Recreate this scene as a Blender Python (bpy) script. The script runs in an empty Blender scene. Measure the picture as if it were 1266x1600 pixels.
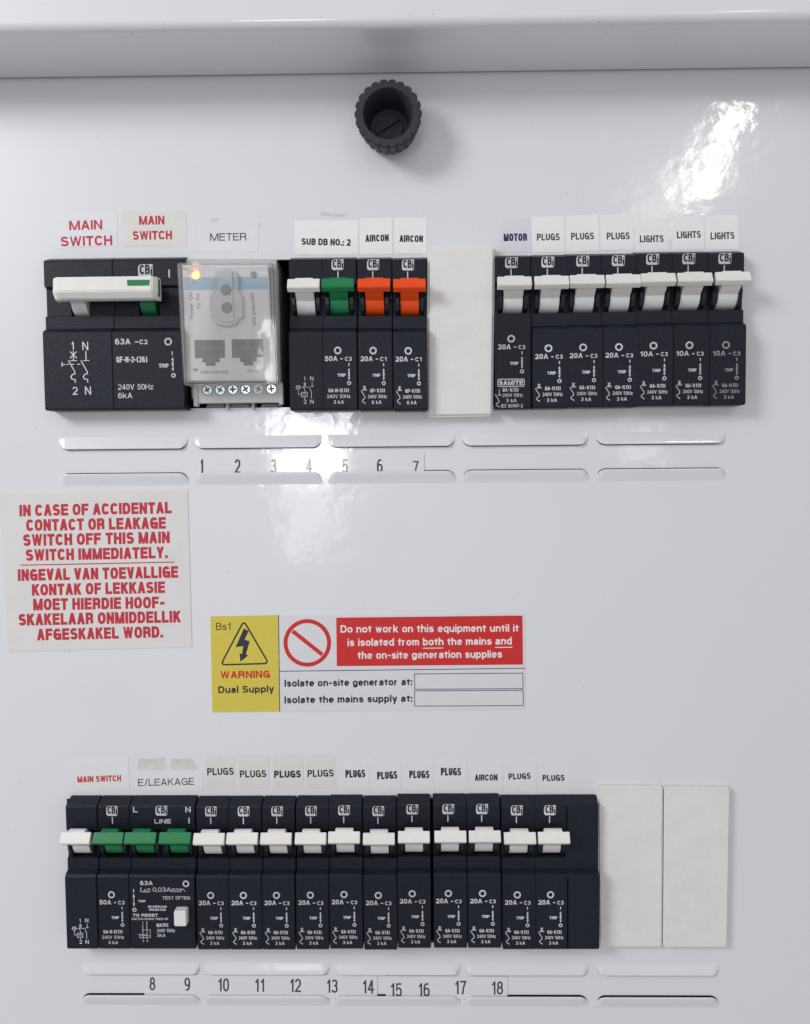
import bpy, bmesh, math, random
from mathutils import Vector, Matrix

random.seed(7)
scene = bpy.context.scene
COL = scene.collection
MM = 0.001

# ------------------------------------------------------------------ camera, room light, exposure
# The panel is the plane y = 0 facing -Y.  Panel coordinates: x right, y up, h out of the panel (mm).
W_PX, H_PX, F_PX, DIST = 1266.0, 1600.0, 1250.0, 300.0
AX, AY, RO = math.radians(3.069), math.radians(-0.917), math.radians(0.4886)
ROT = (Matrix.Rotation(RO, 3, 'Z') @ Matrix.Rotation(AX, 3, 'X') @ Matrix.Rotation(AY, 3, 'Y'))
ROT_T = ROT.transposed()


def V(x, y, h):
    return Vector((x * MM, -h * MM, y * MM))


cam_data = bpy.data.cameras.new('camera')
cam = bpy.data.objects.new('camera', cam_data)
COL.objects.link(cam)
cam_data.sensor_fit = 'VERTICAL'
cam_data.sensor_height = 36.0
cam_data.lens = F_PX / H_PX * 36.0
cam_data.clip_start = 0.01
cam_data.clip_end = 50.0
axes = [V(*ROT[i]) / MM for i in range(3)]
cm = Matrix((axes[0], axes[1], axes[2])).transposed().to_4x4()
cm.translation = V(0, 0, DIST)
cam.matrix_world = cm
scene.camera = cam

world = bpy.data.worlds.new('World')
scene.world = world
world.use_nodes = True
nt = world.node_tree
bg = nt.nodes['Background']
tc = nt.nodes.new('ShaderNodeTexCoord')
dot = nt.nodes.new('ShaderNodeVectorMath'); dot.operation = 'DOT_PRODUCT'
dot.inputs[1].default_value = Vector((-0.30, -0.72, 0.62)).normalized()
ramp = nt.nodes.new('ShaderNodeMapRange')
ramp.inputs['From Min'].default_value = -0.9
ramp.inputs['From Max'].default_value = 0.9
mixc = nt.nodes.new('ShaderNodeMix'); mixc.data_type = 'RGBA'
mixc.inputs['A'].default_value = (0.52, 0.52, 0.525, 1)
mixc.inputs['B'].default_value = (0.87, 0.872, 0.892, 1)
nt.links.new(tc.outputs['Generated'], dot.inputs[0])
nt.links.new(dot.outputs['Value'], ramp.inputs['Value'])
nt.links.new(ramp.outputs['Result'], mixc.inputs['Factor'])
nt.links.new(mixc.outputs['Result'], bg.inputs['Color'])
bg.inputs['Strength'].default_value = 0.60

scene.view_settings.view_transform = 'Standard'
scene.view_settings.look = 'None'
scene.view_settings.exposure = 0.0
scene.view_settings.gamma = 1.0
scene.view_settings.use_curve_mapping = False


def at(px, py, h=0.0):
    """Panel coordinates (mm) of a photo pixel lying h mm in front of the panel."""
    d = ROT_T @ Vector(((px - W_PX / 2) / F_PX, -(py - H_PX / 2) / F_PX, -1.0))
    t = (DIST - h) / -d.z
    return Vector((d.x * t, d.y * t, h))


def area_lamp(name, px, py, dist, sx, sy, power, color, roll=0.0):
    """A rectangular lamp that the glossy panel mirrors towards pixel (px, py)."""
    p = at(px, py, 0)
    d = Vector((p.x, p.y, DIST)).normalized()
    pos = p + d * dist
    l = bpy.data.lights.new(name, 'AREA')
    l.shape = 'RECTANGLE'
    l.size, l.size_y, l.energy, l.color = sx * MM, sy * MM, power, color
    o = bpy.data.objects.new(name, l)
    COL.objects.link(o)
    wd = (V(*p) - V(*pos)).normalized()
    o.rotation_euler = (wd.to_track_quat('-Z', 'Y').to_matrix() @ Matrix.Rotation(roll, 3, 'Z')).to_euler()
    o.location = V(*pos)
    return o


LAMPS = [
    ('window_light', 484, 694, 1900, 205, 200, 1.75, (0.94, 0.97, 1.0), 0.0),
    ('window_glare_tail', 482, 805, 2000, 150, 190, 0.30, (0.94, 0.97, 1.0), 0.0),  # added lamp that lets the window glare fade out downwards
    ('ceiling_light', 1118, 236, 1900, 58, 220, 0.95, (1.0, 0.955, 0.87), math.radians(-28)),
    ('ceiling_glare_tail', 1035, 312, 1950, 90, 190, 0.22, (1.0, 0.96, 0.90), math.radians(-48)),  # added lamp for the faint lower-left tail of the ceiling light's glare
    ('far_window_light', 1000, 690, 2600, 150, 150, 0.25, (0.9, 0.95, 1.0), 0.0),
]
for a in LAMPS:
    area_lamp(*a)
big = bpy.data.lights.new('room_window_light', 'AREA')
big.shape = 'RECTANGLE'; big.size = 0.36; big.size_y = 0.34; big.energy = 7.6; big.color = (0.965, 0.975, 1.0)
bo = bpy.data.objects.new('room_window_light', big)
COL.objects.link(bo)
bo.location = (-0.86, -0.76, 0.52)
bo.rotation_euler = (-bo.location).to_track_quat('-Z', 'Y').to_euler()


# ------------------------------------------------------------------ materials
def mat(name, color, rough=0.5, spec=0.5, coat=0.0, var=0.0, vscale=40.0, bump=0.0, bscale=400.0, metal=0.0, rnd=0.0, emit=None, estr=0.0, dirt=None):
    m = bpy.data.materials.new(name)
    m.use_nodes = True
    t = m.node_tree
    b = t.nodes['Principled BSDF']
    b.inputs['Base Color'].default_value = (*color, 1)
    b.inputs['Roughness'].default_value = rough
    b.inputs['Specular IOR Level'].default_value = spec
    b.inputs['Metallic'].default_value = metal
    b.inputs['Coat Weight'].default_value = coat
    b.inputs['Coat Roughness'].default_value = 0.06
    c = t.nodes.new('ShaderNodeTexCoord')
    if var > 0:
        n = t.nodes.new('ShaderNodeTexNoise'); n.inputs['Scale'].default_value = vscale; n.inputs['Detail'].default_value = 6
        t.links.new(c.outputs['Object'], n.inputs['Vector'])
        r = t.nodes.new('ShaderNodeMapRange')
        r.inputs['From Min'].default_value = 0.3; r.inputs['From Max'].default_value = 0.7
        r.inputs['To Min'].default_value = 1 - var; r.inputs['To Max'].default_value = 1 + var
        t.links.new(n.outputs['Fac'], r.inputs['Value'])
        x = t.nodes.new('ShaderNodeVectorMath'); x.operation = 'SCALE'
        x.inputs[0].default_value = color
        t.links.new(r.outputs['Result'], x.inputs['Scale'])
        if rnd > 0:      # every piece has faded a little differently
            oi = t.nodes.new('ShaderNodeObjectInfo')
            r3 = t.nodes.new('ShaderNodeMapRange'); r3.inputs['To Min'].default_value = 1 - rnd; r3.inputs['To Max'].default_value = 1 + rnd
            t.links.new(oi.outputs['Random'], r3.inputs['Value'])
            mu3 = t.nodes.new('ShaderNodeMath'); mu3.operation = 'MULTIPLY'
            t.links.new(r.outputs['Result'], mu3.inputs[0]); t.links.new(r3.outputs['Result'], mu3.inputs[1])
            t.links.new(mu3.outputs[0], x.inputs['Scale'])
        out = x.outputs['Vector']
        if dirt:
            n2 = t.nodes.new('ShaderNodeTexNoise'); n2.inputs['Scale'].default_value = 55; n2.inputs['Detail'].default_value = 8
            t.links.new(c.outputs['Object'], n2.inputs['Vector'])
            r2 = t.nodes.new('ShaderNodeMapRange'); r2.inputs['From Min'].default_value = 0.56; r2.inputs['From Max'].default_value = 0.8
            r2.inputs['To Max'].default_value = 0.5
            t.links.new(n2.outputs['Fac'], r2.inputs['Value'])
            mx = t.nodes.new('ShaderNodeMix'); mx.data_type = 'RGBA'
            t.links.new(r2.outputs['Result'], mx.inputs['Factor'])
            t.links.new(out, mx.inputs['A']); mx.inputs['B'].default_value = (*dirt, 1)
            out = mx.outputs['Result']
        t.links.new(out, b.inputs['Base Color'])
    if bump > 0:
        n = t.nodes.new('ShaderNodeTexNoise'); n.inputs['Scale'].default_value = bscale; n.inputs['Detail'].default_value = 3
        t.links.new(c.outputs['Object'], n.inputs['Vector'])
        k = t.nodes.new('ShaderNodeBump'); k.inputs['Strength'].default_value = bump; k.inputs['Distance'].default_value = 0.0002
        t.links.new(n.outputs['Fac'], k.inputs['Height'])
        t.links.new(k.outputs['Normal'], b.inputs['Normal'])
    if emit:
        b.inputs['Emission Color'].default_value = (*emit, 1)
        b.inputs['Emission Strength'].default_value = estr
    return m


def paint_material():
    """White gloss enamel with orange peel."""
    m = mat('white_enamel', (0.748, 0.752, 0.785), 0.36, 0.5, coat=1.0, var=0.012, vscale=9)
    t = m.node_tree
    b = t.nodes['Principled BSDF']
    c = t.nodes.new('ShaderNodeTexCoord')
    hs = None
    for sc, amp, det in ((150, 0.85, 1.5), (38, 2.6, 1.0), (430, 0.18, 2.0), (1000, 0.06, 2.0)):
        n = t.nodes.new('ShaderNodeTexNoise'); n.inputs['Scale'].default_value = sc; n.inputs['Detail'].default_value = det
        t.links.new(c.outputs['Object'], n.inputs['Vector'])
        mu = t.nodes.new('ShaderNodeMath'); mu.operation = 'MULTIPLY'; mu.inputs[1].default_value = amp
        t.links.new(n.outputs['Fac'], mu.inputs[0])
        if hs is None:
            hs = mu
        else:
            ad = t.nodes.new('ShaderNodeMath'); ad.operation = 'ADD'
            t.links.new(hs.outputs[0], ad.inputs[0]); t.links.new(mu.outputs[0], ad.inputs[1]); hs = ad
    k = t.nodes.new('ShaderNodeBump'); k.inputs['Strength'].default_value = 1.0; k.inputs['Distance'].default_value = 0.00009
    t.links.new(hs.outputs[0], k.inputs['Height'])
    t.links.new(k.outputs['Normal'], b.inputs['Coat Normal'])
    n = t.nodes.new('ShaderNodeTexNoise'); n.inputs['Scale'].default_value = 26; n.inputs['Detail'].default_value = 6
    t.links.new(c.outputs['Object'], n.inputs['Vector'])
    r = t.nodes.new('ShaderNodeMapRange'); r.inputs['From Min'].default_value = 0.3; r.inputs['From Max'].default_value = 0.75
    r.inputs['To Min'].default_value = 0.05; r.inputs['To Max'].default_value = 0.12
    t.links.new(n.outputs['Fac'], r.inputs['Value']); t.links.new(r.outputs['Result'], b.inputs['Coat Roughness'])
    # sparse dust specks and faint handling marks
    base = b.inputs['Base Color'].links[0].from_socket
    for sc, lo, hi, amt, col in ((620, 0.735, 0.79, 0.5, (0.30, 0.29, 0.28)), (16, 0.58, 0.80, 0.16, (0.52, 0.515, 0.50))):
        n = t.nodes.new('ShaderNodeTexNoise'); n.inputs['Scale'].default_value = sc; n.inputs['Detail'].default_value = 1.5 if sc > 100 else 9
        t.links.new(c.outputs['Object'], n.inputs['Vector'])
        r = t.nodes.new('ShaderNodeMapRange'); r.inputs['From Min'].default_value = lo; r.inputs['From Max'].default_value = hi; r.inputs['To Max'].default_value = amt
        t.links.new(n.outputs['Fac'], r.inputs['Value'])
        mx = t.nodes.new('ShaderNodeMix'); mx.data_type = 'RGBA'
        t.links.new(r.outputs['Result'], mx.inputs['Factor']); t.links.new(base, mx.inputs['A']); mx.inputs['B'].default_value = (*col, 1)
        base = mx.outputs['Result']
    t.links.new(base, b.inputs['Base Color'])
    return m


def clear_plastic():
    m = bpy.data.materials.new('clear_plastic')
    m.use_nodes = True
    t = m.node_tree
    t.nodes.clear()
    o = t.nodes.new('ShaderNodeOutputMaterial')
    mix = t.nodes.new('ShaderNodeMixShader')
    tr = t.nodes.new('ShaderNodeBsdfTransparent'); tr.inputs['Color'].default_value = (0.985, 0.985, 0.985, 1)
    gl = t.nodes.new('ShaderNodeBsdfGlossy'); gl.inputs['Roughness'].default_value = 0.06
    fr = t.nodes.new('ShaderNodeFresnel'); fr.inputs['IOR'].default_value = 1.35
    c = t.nodes.new('ShaderNodeTexCoord')
    n = t.nodes.new('ShaderNodeTexNoise'); n.inputs['Scale'].default_value = 90; n.inputs['Detail'].default_value = 2
    k = t.nodes.new('ShaderNodeBump'); k.inputs['Distance'].default_value = 0.0003; k.inputs['Strength'].default_value = 0.6
    t.links.new(c.outputs['Object'], n.inputs['Vector']); t.links.new(n.outputs['Fac'], k.inputs['Height'])
    t.links.new(k.outputs['Normal'], gl.inputs['Normal']); t.links.new(k.outputs['Normal'], fr.inputs['Normal'])
    t.links.new(fr.outputs[0], mix.inputs['Fac']); t.links.new(tr.outputs[0], mix.inputs[1]); t.links.new(gl.outputs[0], mix.inputs[2])
    t.links.new(mix.outputs[0], o.inputs['Surface'])
    return m


ENAMEL = paint_material()
CLEAR = clear_plastic()
BLACK = mat('black_plastic', (0.0080, 0.0100, 0.0190), 0.42, 0.27, var=0.25, vscale=900, bump=0.5, bscale=1700, rnd=0.10)
BLACKG = mat('black_gloss_plastic', (0.0105, 0.013, 0.024), 0.2, 0.4, var=0.2, vscale=700)
RUBBER = mat('charcoal_knob_plastic', (0.025, 0.028, 0.038), 0.55, 0.4, var=0.15, vscale=600, bump=0.5, bscale=1500)
DARK = mat('dark_interior', (0.008, 0.008, 0.010), 0.8, 0.2, var=0.2)
PRINT = mat('white_print', (0.57, 0.58, 0.61), 0.55, 0.3, var=0.14, vscale=700, rnd=0.16)
FADED = mat('faded_print', (0.27, 0.275, 0.29), 0.55, 0.3, var=0.25, vscale=700)
CREAM = mat('cream_plastic', (0.80, 0.78, 0.735), 0.38, 0.45, rnd=0.035, var=0.03, vscale=200, dirt=(0.62, 0.58, 0.50))
DRUMW = mat('white_gloss_plastic', (0.76, 0.76, 0.75), 0.22, 0.5, var=0.03, vscale=200)
GREEN = mat('green_plastic', (0.010, 0.20, 0.068), 0.33, 0.45, var=0.08, vscale=200)
ORANGE = mat('orange_plastic', (0.85, 0.075, 0.004), 0.33, 0.45, var=0.05, vscale=200)
BLANKW = mat('offwhite_plastic', (0.765, 0.758, 0.735), 0.6, 0.3, var=0.03, vscale=120, dirt=(0.58, 0.55, 0.49), bump=0.5, bscale=900)
PAPER = mat('white_label_paper', (0.87, 0.855, 0.855), 0.5, 0.4, var=0.02, vscale=150)
PAPER_L = mat('lilac_label_film', (0.72, 0.71, 0.76), 0.35, 0.5, var=0.02, vscale=150)
PAPER_P = mat('pale_label_film', (0.752, 0.75, 0.775), 0.35, 0.5, var=0.02, vscale=150)
PAPER_Y = mat('aged_label_film', (0.72, 0.705, 0.67), 0.4, 0.5, var=0.03, vscale=120, dirt=(0.60, 0.57, 0.50))
NOTICE = mat('notice_film', (0.72, 0.70, 0.69), 0.42, 0.45, var=0.03, vscale=60, dirt=(0.62, 0.59, 0.57))
CARD = mat('number_card', (0.74, 0.745, 0.765), 0.4, 0.5, coat=1.0, var=0.015, vscale=100)
INK = mat('black_ink', (0.035, 0.032, 0.045), 0.5, 0.3, var=0.2, vscale=900)
INK_S = mat('strip_ink_under_film', (0.045, 0.045, 0.055), 0.5, 0.3, coat=1.0, var=0.2, vscale=900)
INK_G = mat('grey_ink', (0.075, 0.07, 0.08), 0.5, 0.3, var=0.2, vscale=900)
INK_N = mat('navy_ink', (0.035, 0.028, 0.12), 0.5, 0.3, var=0.2, vscale=900)
INK_R = mat('red_ink', (0.52, 0.038, 0.055), 0.5, 0.3, var=0.14, vscale=900)
INK_C = mat('crimson_ink', (0.54, 0.035, 0.070), 0.5, 0.3, var=0.1, vscale=900)
SIGNRED = mat('sign_red', (0.60, 0.022, 0.022), 0.4, 0.4, var=0.04, vscale=300)
SIGNYEL = mat('sign_yellow', (0.66, 0.54, 0.075), 0.4, 0.4, var=0.03, vscale=300)
SIGNWHITE = mat('sign_white', (0.70, 0.69, 0.72), 0.38, 0.45, var=0.02, vscale=200)
SIGNTXT = mat('sign_white_print', (0.82, 0.78, 0.78), 0.45, 0.4, var=0.02)
WARNRED = mat('warning_red_ink', (0.58, 0.05, 0.012), 0.45, 0.4, var=0.04)
MGREY = mat('meter_grey_plastic', (0.50, 0.49, 0.49), 0.45, 0.4, var=0.03, vscale=200)
MFACE = mat('meter_face', (0.89, 0.89, 0.90), 0.5, 0.4, var=0.015, vscale=200)
MBLUE = mat('meter_blue_band', (0.50, 0.67, 0.79), 0.5, 0.4, var=0.03, vscale=200)
MBLUE2 = mat('pale_blue_band', (0.66, 0.745, 0.80), 0.5, 0.4, var=0.03, vscale=200)
MPOD = mat('meter_pod_plastic', (0.79, 0.79, 0.805), 0.35, 0.45, var=0.03, vscale=200)
MBTN = mat('meter_button_grey', (0.44, 0.44, 0.44), 0.6, 0.3, var=0.05, vscale=300)
MPORT = mat('port_grey', (0.33, 0.33, 0.335), 0.5, 0.4, var=0.1, vscale=400)
MTXT = mat('meter_print', (0.30, 0.295, 0.30), 0.5, 0.3, var=0.1)
MPINK = mat('meter_red_mark', (0.62, 0.30, 0.30), 0.5, 0.3, var=0.05)
STEEL = mat('zinc_screw', (0.62, 0.66, 0.70), 0.22, 0.5, var=0.08, vscale=500, metal=1.0)
STEEL_D = mat('screw_recess', (0.05, 0.07, 0.09), 0.35, 0.5, var=0.1, metal=0.6)
LED = mat('lit_led', (0.9, 0.5, 0.1), 0.4, 0.5, var=0.02, emit=(1.0, 0.52, 0.12), estr=4.0)
GAP = mat('gap_shadow', (0.006, 0.006, 0.008), 0.9, 0.1, var=0.2)
SMUDGE = mat('grey_glue_residue', (0.63, 0.625, 0.62), 0.6, 0.3, var=0.12, vscale=300)


# ------------------------------------------------------------------ mesh builder
class MB:
    def __init__(self):
        self.v, self.f, self.m, self.s, self.mats = [], [], [], [], []

    def mi(self, m):
        if m not in self.mats:
            self.mats.append(m)
        return self.mats.index(m)

    def face(self, pts, m, smooth=False):
        i = len(self.v)
        self.v += [Vector(p) for p in pts]
        self.f.append(tuple(range(i, i + len(pts)))); self.m.append(self.mi(m)); self.s.append(smooth)

    def bm(self, bm, m, smooth=False):
        i = len(self.v)
        bm.verts.index_update()
        self.v += [v.co.copy() for v in bm.verts]
        for f in bm.faces:
            self.f.append(tuple(i + v.index for v in f.verts)); self.m.append(self.mi(m)); self.s.append(smooth)
        bm.free()

    def solid(self, rings, m, bevel=0.0, seg=2, smooth=False):
        """Loft closed rings (lists of (x,y,h)); both ends capped."""
        b = bmesh.new()
        rv = [[b.verts.new(p) for p in r] for r in rings]
        n = len(rings[0])
        b.faces.new(list(reversed(rv[0]))); b.faces.new(rv[-1])
        for a, c in zip(rv[:-1], rv[1:]):
            for k in range(n):
                b.faces.new((a[k], a[(k + 1) % n], c[(k + 1) % n], c[k]))
        bmesh.ops.recalc_face_normals(b, faces=b.faces)
        if bevel > 0:
            es = [e for e in b.edges if len(e.link_faces) == 2 and e.calc_face_angle(0) > math.radians(28)]
            bmesh.ops.bevel(b, geom=es, offset=bevel, segments=seg, affect='EDGES', clamp_overlap=True)
        self.bm(b, m, smooth)

    def box(self, x0, x1, y0, y1, h0, h1, m, bevel=0.0, seg=2):
        self.solid([[(x0, y0, h), (x1, y0, h), (x1, y1, h), (x0, y1, h)] for h in (h0, h1)], m, bevel, seg)

    def poly(self, pts, h0, h1, m, bevel=0.0, seg=2):
        self.solid([[(p[0], p[1], h) for p in pts] for h in (h0, h1)], m, bevel, seg)

    def prism(self, prof, x0, x1, m, bevel=0.0, seg=2):
        self.solid([[(x, p[0], p[1]) for p in prof] for x in (x0, x1)], m, bevel, seg)

    def disc(self, cx, cy, r, h0, h1, m, n=28, bevel=0.0, r1=None):
        r1 = r if r1 is None else r1
        rg = lambda rr, h: [(cx + rr * math.cos(2 * math.pi * k / n), cy + rr * math.sin(2 * math.pi * k / n), h) for k in range(n)]
        self.solid([rg(r, h0), rg(r1, h1)], m, bevel)

    def build(self, name, parent=None, smooth_angle=None):
        me = bpy.data.meshes.new(name)
        me.from_pydata([V(*p) for p in self.v], [], self.f)
        for m in self.mats:
            me.materials.append(m)
        me.polygons.foreach_set('material_index', self.m)
        me.polygons.foreach_set('use_smooth', self.s)
        me.update()
        o = bpy.data.objects.new(name, me)
        COL.objects.link(o)
        if parent:
            o.parent = parent
        return o


def tag(o, label, cat, group=None, kind=None):
    if label:
        o['label'] = label
    if cat:
        o['category'] = cat
    if group:
        o['group'] = group
    if kind:
        o['kind'] = kind
    return o


def thing(name, p, label, cat, group=None):
    o = bpy.data.objects.new(name, None)
    o.empty_display_size = 0.005
    COL.objects.link(o)
    o.location = V(*p)
    return tag(o, label, cat, group)


# ------------------------------------------------------------------ grotesque stroke lettering
def sup(cx, cy, rx, ry, a0, a1, n=18, e=2.35):
    out = []
    for k in range(n + 1):
        a = math.radians(a0 + (a1 - a0) * k / n)
        c, s = math.cos(a), math.sin(a)
        out.append((cx + rx * math.copysign(abs(c) ** (2 / e), c), cy + ry * math.copysign(abs(s) ** (2 / e), s)))
    return out


XH = 0.67
L = lambda *p: ('l', list(p))       # square-capped polyline
B = lambda p: ('b', p)              # butt-ended curve
D = lambda a, b, c, d: ('d', (a, b, c, d))   # diagonal with level ends
O_ = lambda x, y, rx, ry: ('o', sup(x, y, rx, ry, 0, 360, 30)[:-1])
G = {
    'A': (.72, [D(0, 0, .5, 1), D(1, 0, .5, 1), B([(.22, .27), (.78, .27)])]),
    'B': (.68, [L((0, 0), (0, 1)), B([(0, 1), (.55, 1)] + sup(.55, .765, .38, .235, 90, -90) + [(0, .53)]), B([(0, .53), (.55, .53)] + sup(.55, .265, .45, .265, 90, -90) + [(0, 0)])]),
    'C': (.70, [B(sup(.5, .5, .5, .5, 32, 328, 30))]),
    'D': (.70, [L((0, 0), (0, 1)), B([(0, 1), (.45, 1)] + sup(.45, .5, .55, .5, 90, -90, 24) + [(0, 0)])]),
    'E': (.62, [L((1, 1), (0, 1), (0, 0), (1, 0)), L((0, .52), (.9, .52))]),
    'F': (.58, [L((1, 1), (0, 1), (0, 0)), L((0, .5), (.88, .5))]),
    'G': (.74, [B(sup(.5, .5, .5, .5, 35, 318, 30)), L((.55, .46), (1, .46), (1, 0))]),
    'H': (.68, [L((0, 0), (0, 1)), L((1, 0), (1, 1)), L((0, .52), (1, .52))]),
    'I': (.0, [L((.5, 0), (.5, 1))]),
    'J': (.52, [B([(1, 1.12), (1, .3)] + sup(.5, .3, .5, .3, 0, -175))]),
    'K': (.68, [L((0, 0), (0, 1)), D(.10, .40, 1, 1), D(1.03, 0, .36, .62)]),
    'L': (.56, [L((0, 1), (0, 0), (1, 0))]),
    'M': (.94, [L((0, 0), (0, 1)), L((1, 0), (1, 1)), D(.5, 0, .03, 1), D(.5, 0, .97, 1)]),
    'N': (.68, [L((0, 0), (0, 1)), L((1, 0), (1, 1)), D(1, 0, 0, 1)]),
    'O': (.74, [O_(.5, .5, .5, .5)]),
    'P': (.64, [L((0, 0), (0, 1)), B([(0, 1), (.55, 1)] + sup(.55, .73, .45, .27, 90, -90) + [(0, .46)])]),
    'Q': (.76, [O_(.5, .5, .5, .5), L((.6, .25), (.95, -.02))]),
    'R': (.70, [L((0, 0), (0, 1)), B([(0, 1), (.55, 1)] + sup(.55, .74, .42, .26, 90, -90) + [(0, .48)]), B([(.55, .48)] + sup(.6, .28, .35, .2, 90, 0, 8) + [(.96, .1), (1, -.08)])]),
    'S': (.66, [B(sup(.5, .755, .46, .245, 18, 235, 18) + [(.5, .52)] + sup(.5, .26, .5, .26, 52, -163, 18))]),
    'T': (.62, [L((0, 1), (1, 1)), L((.5, 0), (.5, 1))]),
    'U': (.68, [B([(0, 1.09), (0, .4)] + sup(.5, .4, .5, .4, 180, 360, 20) + [(1, 1.09)])]),
    'V': (.68, [D(.5, 0, 0, 1), D(.5, 0, 1, 1)]),
    'W': (1.10, [D(.25, 0, 0, 1), D(.25, 0, .5, 1), D(.75, 0, .5, 1), D(.75, 0, 1, 1)]),
    'X': (.68, [D(0, 0, 1, 1), D(1, 0, 0, 1)]),
    'Y': (.68, [D(.5, .42, 0, 1), D(.5, .42, 1, 1), L((.5, 0), (.5, .45))]),
    'Z': (.62, [L((0, 1), (1, 1)), L((0, 0), (1, 0)), D(0, 0, 1, 1)]),
    '0': (.56, [O_(.5, .5, .5, .5)]),
    '1': (.34, [L((.9, 0), (.9, 1)), B([(0, .76), (.5, .82), (.85, 1.0)])]),
    '2': (.56, [B(sup(.5, .7, .5, .3, 170, -30, 16) + [(.62, .36), (.08, .06)]), L((0, 0), (1, 0))]),
    '3': (.56, [B(sup(.48, .755, .45, .245, 160, -80, 16) + [(.35, .53)]), B([(.35, .53)] + sup(.48, .27, .52, .27, 85, -165, 16))]),
    '4': (.58, [L((.76, 0), (.76, 1)), D(.02, .26, .72, 1), L((0, .26), (1.05, .26))]),
    '5': (.56, [L((.92, 1), (.16, 1)), B([(.14, 1.0), (.06, .48)] + sup(.5, .32, .5, .32, 125, -160, 20))]),
    '6': (.56, [O_(.5, .31, .5, .31), B(sup(.55, .55, .55, .45, 60, 180, 14) + [(0, .31)])]),
    '7': (.54, [L((0, 1), (1, 1)), B([(1, 1), (.55, .45), (.38, -.08)])]),
    '8': (.56, [O_(.5, .765, .42, .235), O_(.5, .27, .5, .27)]),
    '9': (.56, [O_(.5, .69, .5, .31), B(sup(.45, .45, .55, .45, 240, 360, 14) + [(1, .69)])]),
    '-': (.30, [L((.15, .40), (.85, .40))]),
    '_': (.5, [L((0, -.1), (1, -.1))]),
    '.': (.0, [L((.5, .0), (.5, .02))]),
    ',': (.0, [L((.5, .02), (.4, -.16))]),
    ':': (.0, [L((.5, .0), (.5, .02)), L((.5, .58), (.5, .6))]),
    '/': (.34, [D(0, 0, 1, 1)]),
    '(': (.30, [B(sup(1.6, .44, 1.6, .66, 112, 248, 12, 2))]),
    ')': (.30, [B(sup(-.6, .44, 1.6, .66, 68, -68, 12, 2))]),
    'a': (.54, [B(sup(.47, XH - .2, .45, .2, 160, 0, 12) + [(.92, .1), (1, -.04)]), B([(.92, .42), (.4, .38)] + sup(.38, .18, .38, .2, 90, 270, 12) + [(.6, .02), (.92, .22)])]),
    'b': (.56, [L((0, 0), (0, 1)), O_(.5, XH / 2, .5, XH / 2)]),
    'c': (.52, [B(sup(.5, XH / 2, .5, XH / 2, 40, 320, 22))]),
    'd': (.56, [L((1, 0), (1, 1)), O_(.5, XH / 2, .5, XH / 2)]),
    'e': (.55, [B([(.05, XH / 2 + .01), (1, XH / 2 + .01)] + sup(.5, XH / 2, .5, XH / 2, 4, 318, 26))]),
    'f': (.30, [B([(.45, -.08), (.45, .8)] + sup(.95, .8, .5, .2, 180, 95, 8)), L((0, XH), (1, XH))]),
    'g': (.56, [O_(.5, XH / 2, .5, XH / 2), B([(1, XH + .08), (1, -.05)] + sup(.5, -.05, .5, .22, 0, -160, 12))]),
    'h': (.54, [L((0, 0), (0, 1)), B(sup(.5, XH - .3, .5, .3, 180, 0, 14) + [(1, -.08)])]),
    'i': (.0, [L((.5, 0), (.5, XH)), B([(.5, .96), (.5, 1.1)])]),
    'k': (.54, [L((0, 0), (0, 1)), D(.1, .26, .95, XH + .07), D(1.03, 0, .36, .46)]),
    'l': (.0, [L((.5, 0), (.5, 1))]),
    'm': (.86, [L((0, 0), (0, XH)), B(sup(.25, XH - .26, .25, .26, 180, 0, 12) + [(.5, -.08)]), B(sup(.75, XH - .26, .25, .26, 180, 0, 12) + [(1, -.08)])]),
    'n': (.54, [L((0, 0), (0, XH)), B(sup(.5, XH - .3, .5, .3, 180, 0, 14) + [(1, -.08)])]),
    'o': (.57, [O_(.5, XH / 2, .5, XH / 2)]),
    'p': (.56, [L((0, -.27), (0, XH)), O_(.5, XH / 2, .5, XH / 2)]),
    'q': (.56, [L((1, -.27), (1, XH)), O_(.5, XH / 2, .5, XH / 2)]),
    'r': (.34, [L((0, 0), (0, XH)), B(sup(.9, XH - .32, .9, .32, 175, 92, 8))]),
    's': (.50, [B(sup(.5, XH - .17, .44, .17, 15, 240, 14) + [(.5, XH / 2 + .01)] + sup(.5, .19, .5, .19, 58, -165, 14))]),
    't': (.30, [B([(.45, .95), (.45, .2)] + sup(.95, .2, .5, .2, 180, 265, 8)), L((0, XH), (1, XH))]),
    'u': (.54, [L((1, 0), (1, XH)), B([(0, XH + .08), (0, .3)] + sup(.5, .3, .5, .3, 180, 360, 14))]),
    'v': (.54, [D(.5, 0, 0, XH + .07), D(.5, 0, 1, XH + .07)]),
    'w': (.78, [D(.25, 0, 0, XH + .07), D(.25, 0, .5, XH + .07), D(.75, 0, .5, XH + .07), D(.75, 0, 1, XH + .07)]),
    'x': (.52, [D(0, 0, 1, XH + .07), D(1, 0, 0, XH + .07)]),
    'y': (.54, [D(.5, .02, 0, XH + .07), D(.3, -.27, 1, XH + .07)]),
    'z': (.5, [L((0, XH), (1, XH)), L((0, 0), (1, 0)), D(0, 0, 1, XH)]),
}


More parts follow.
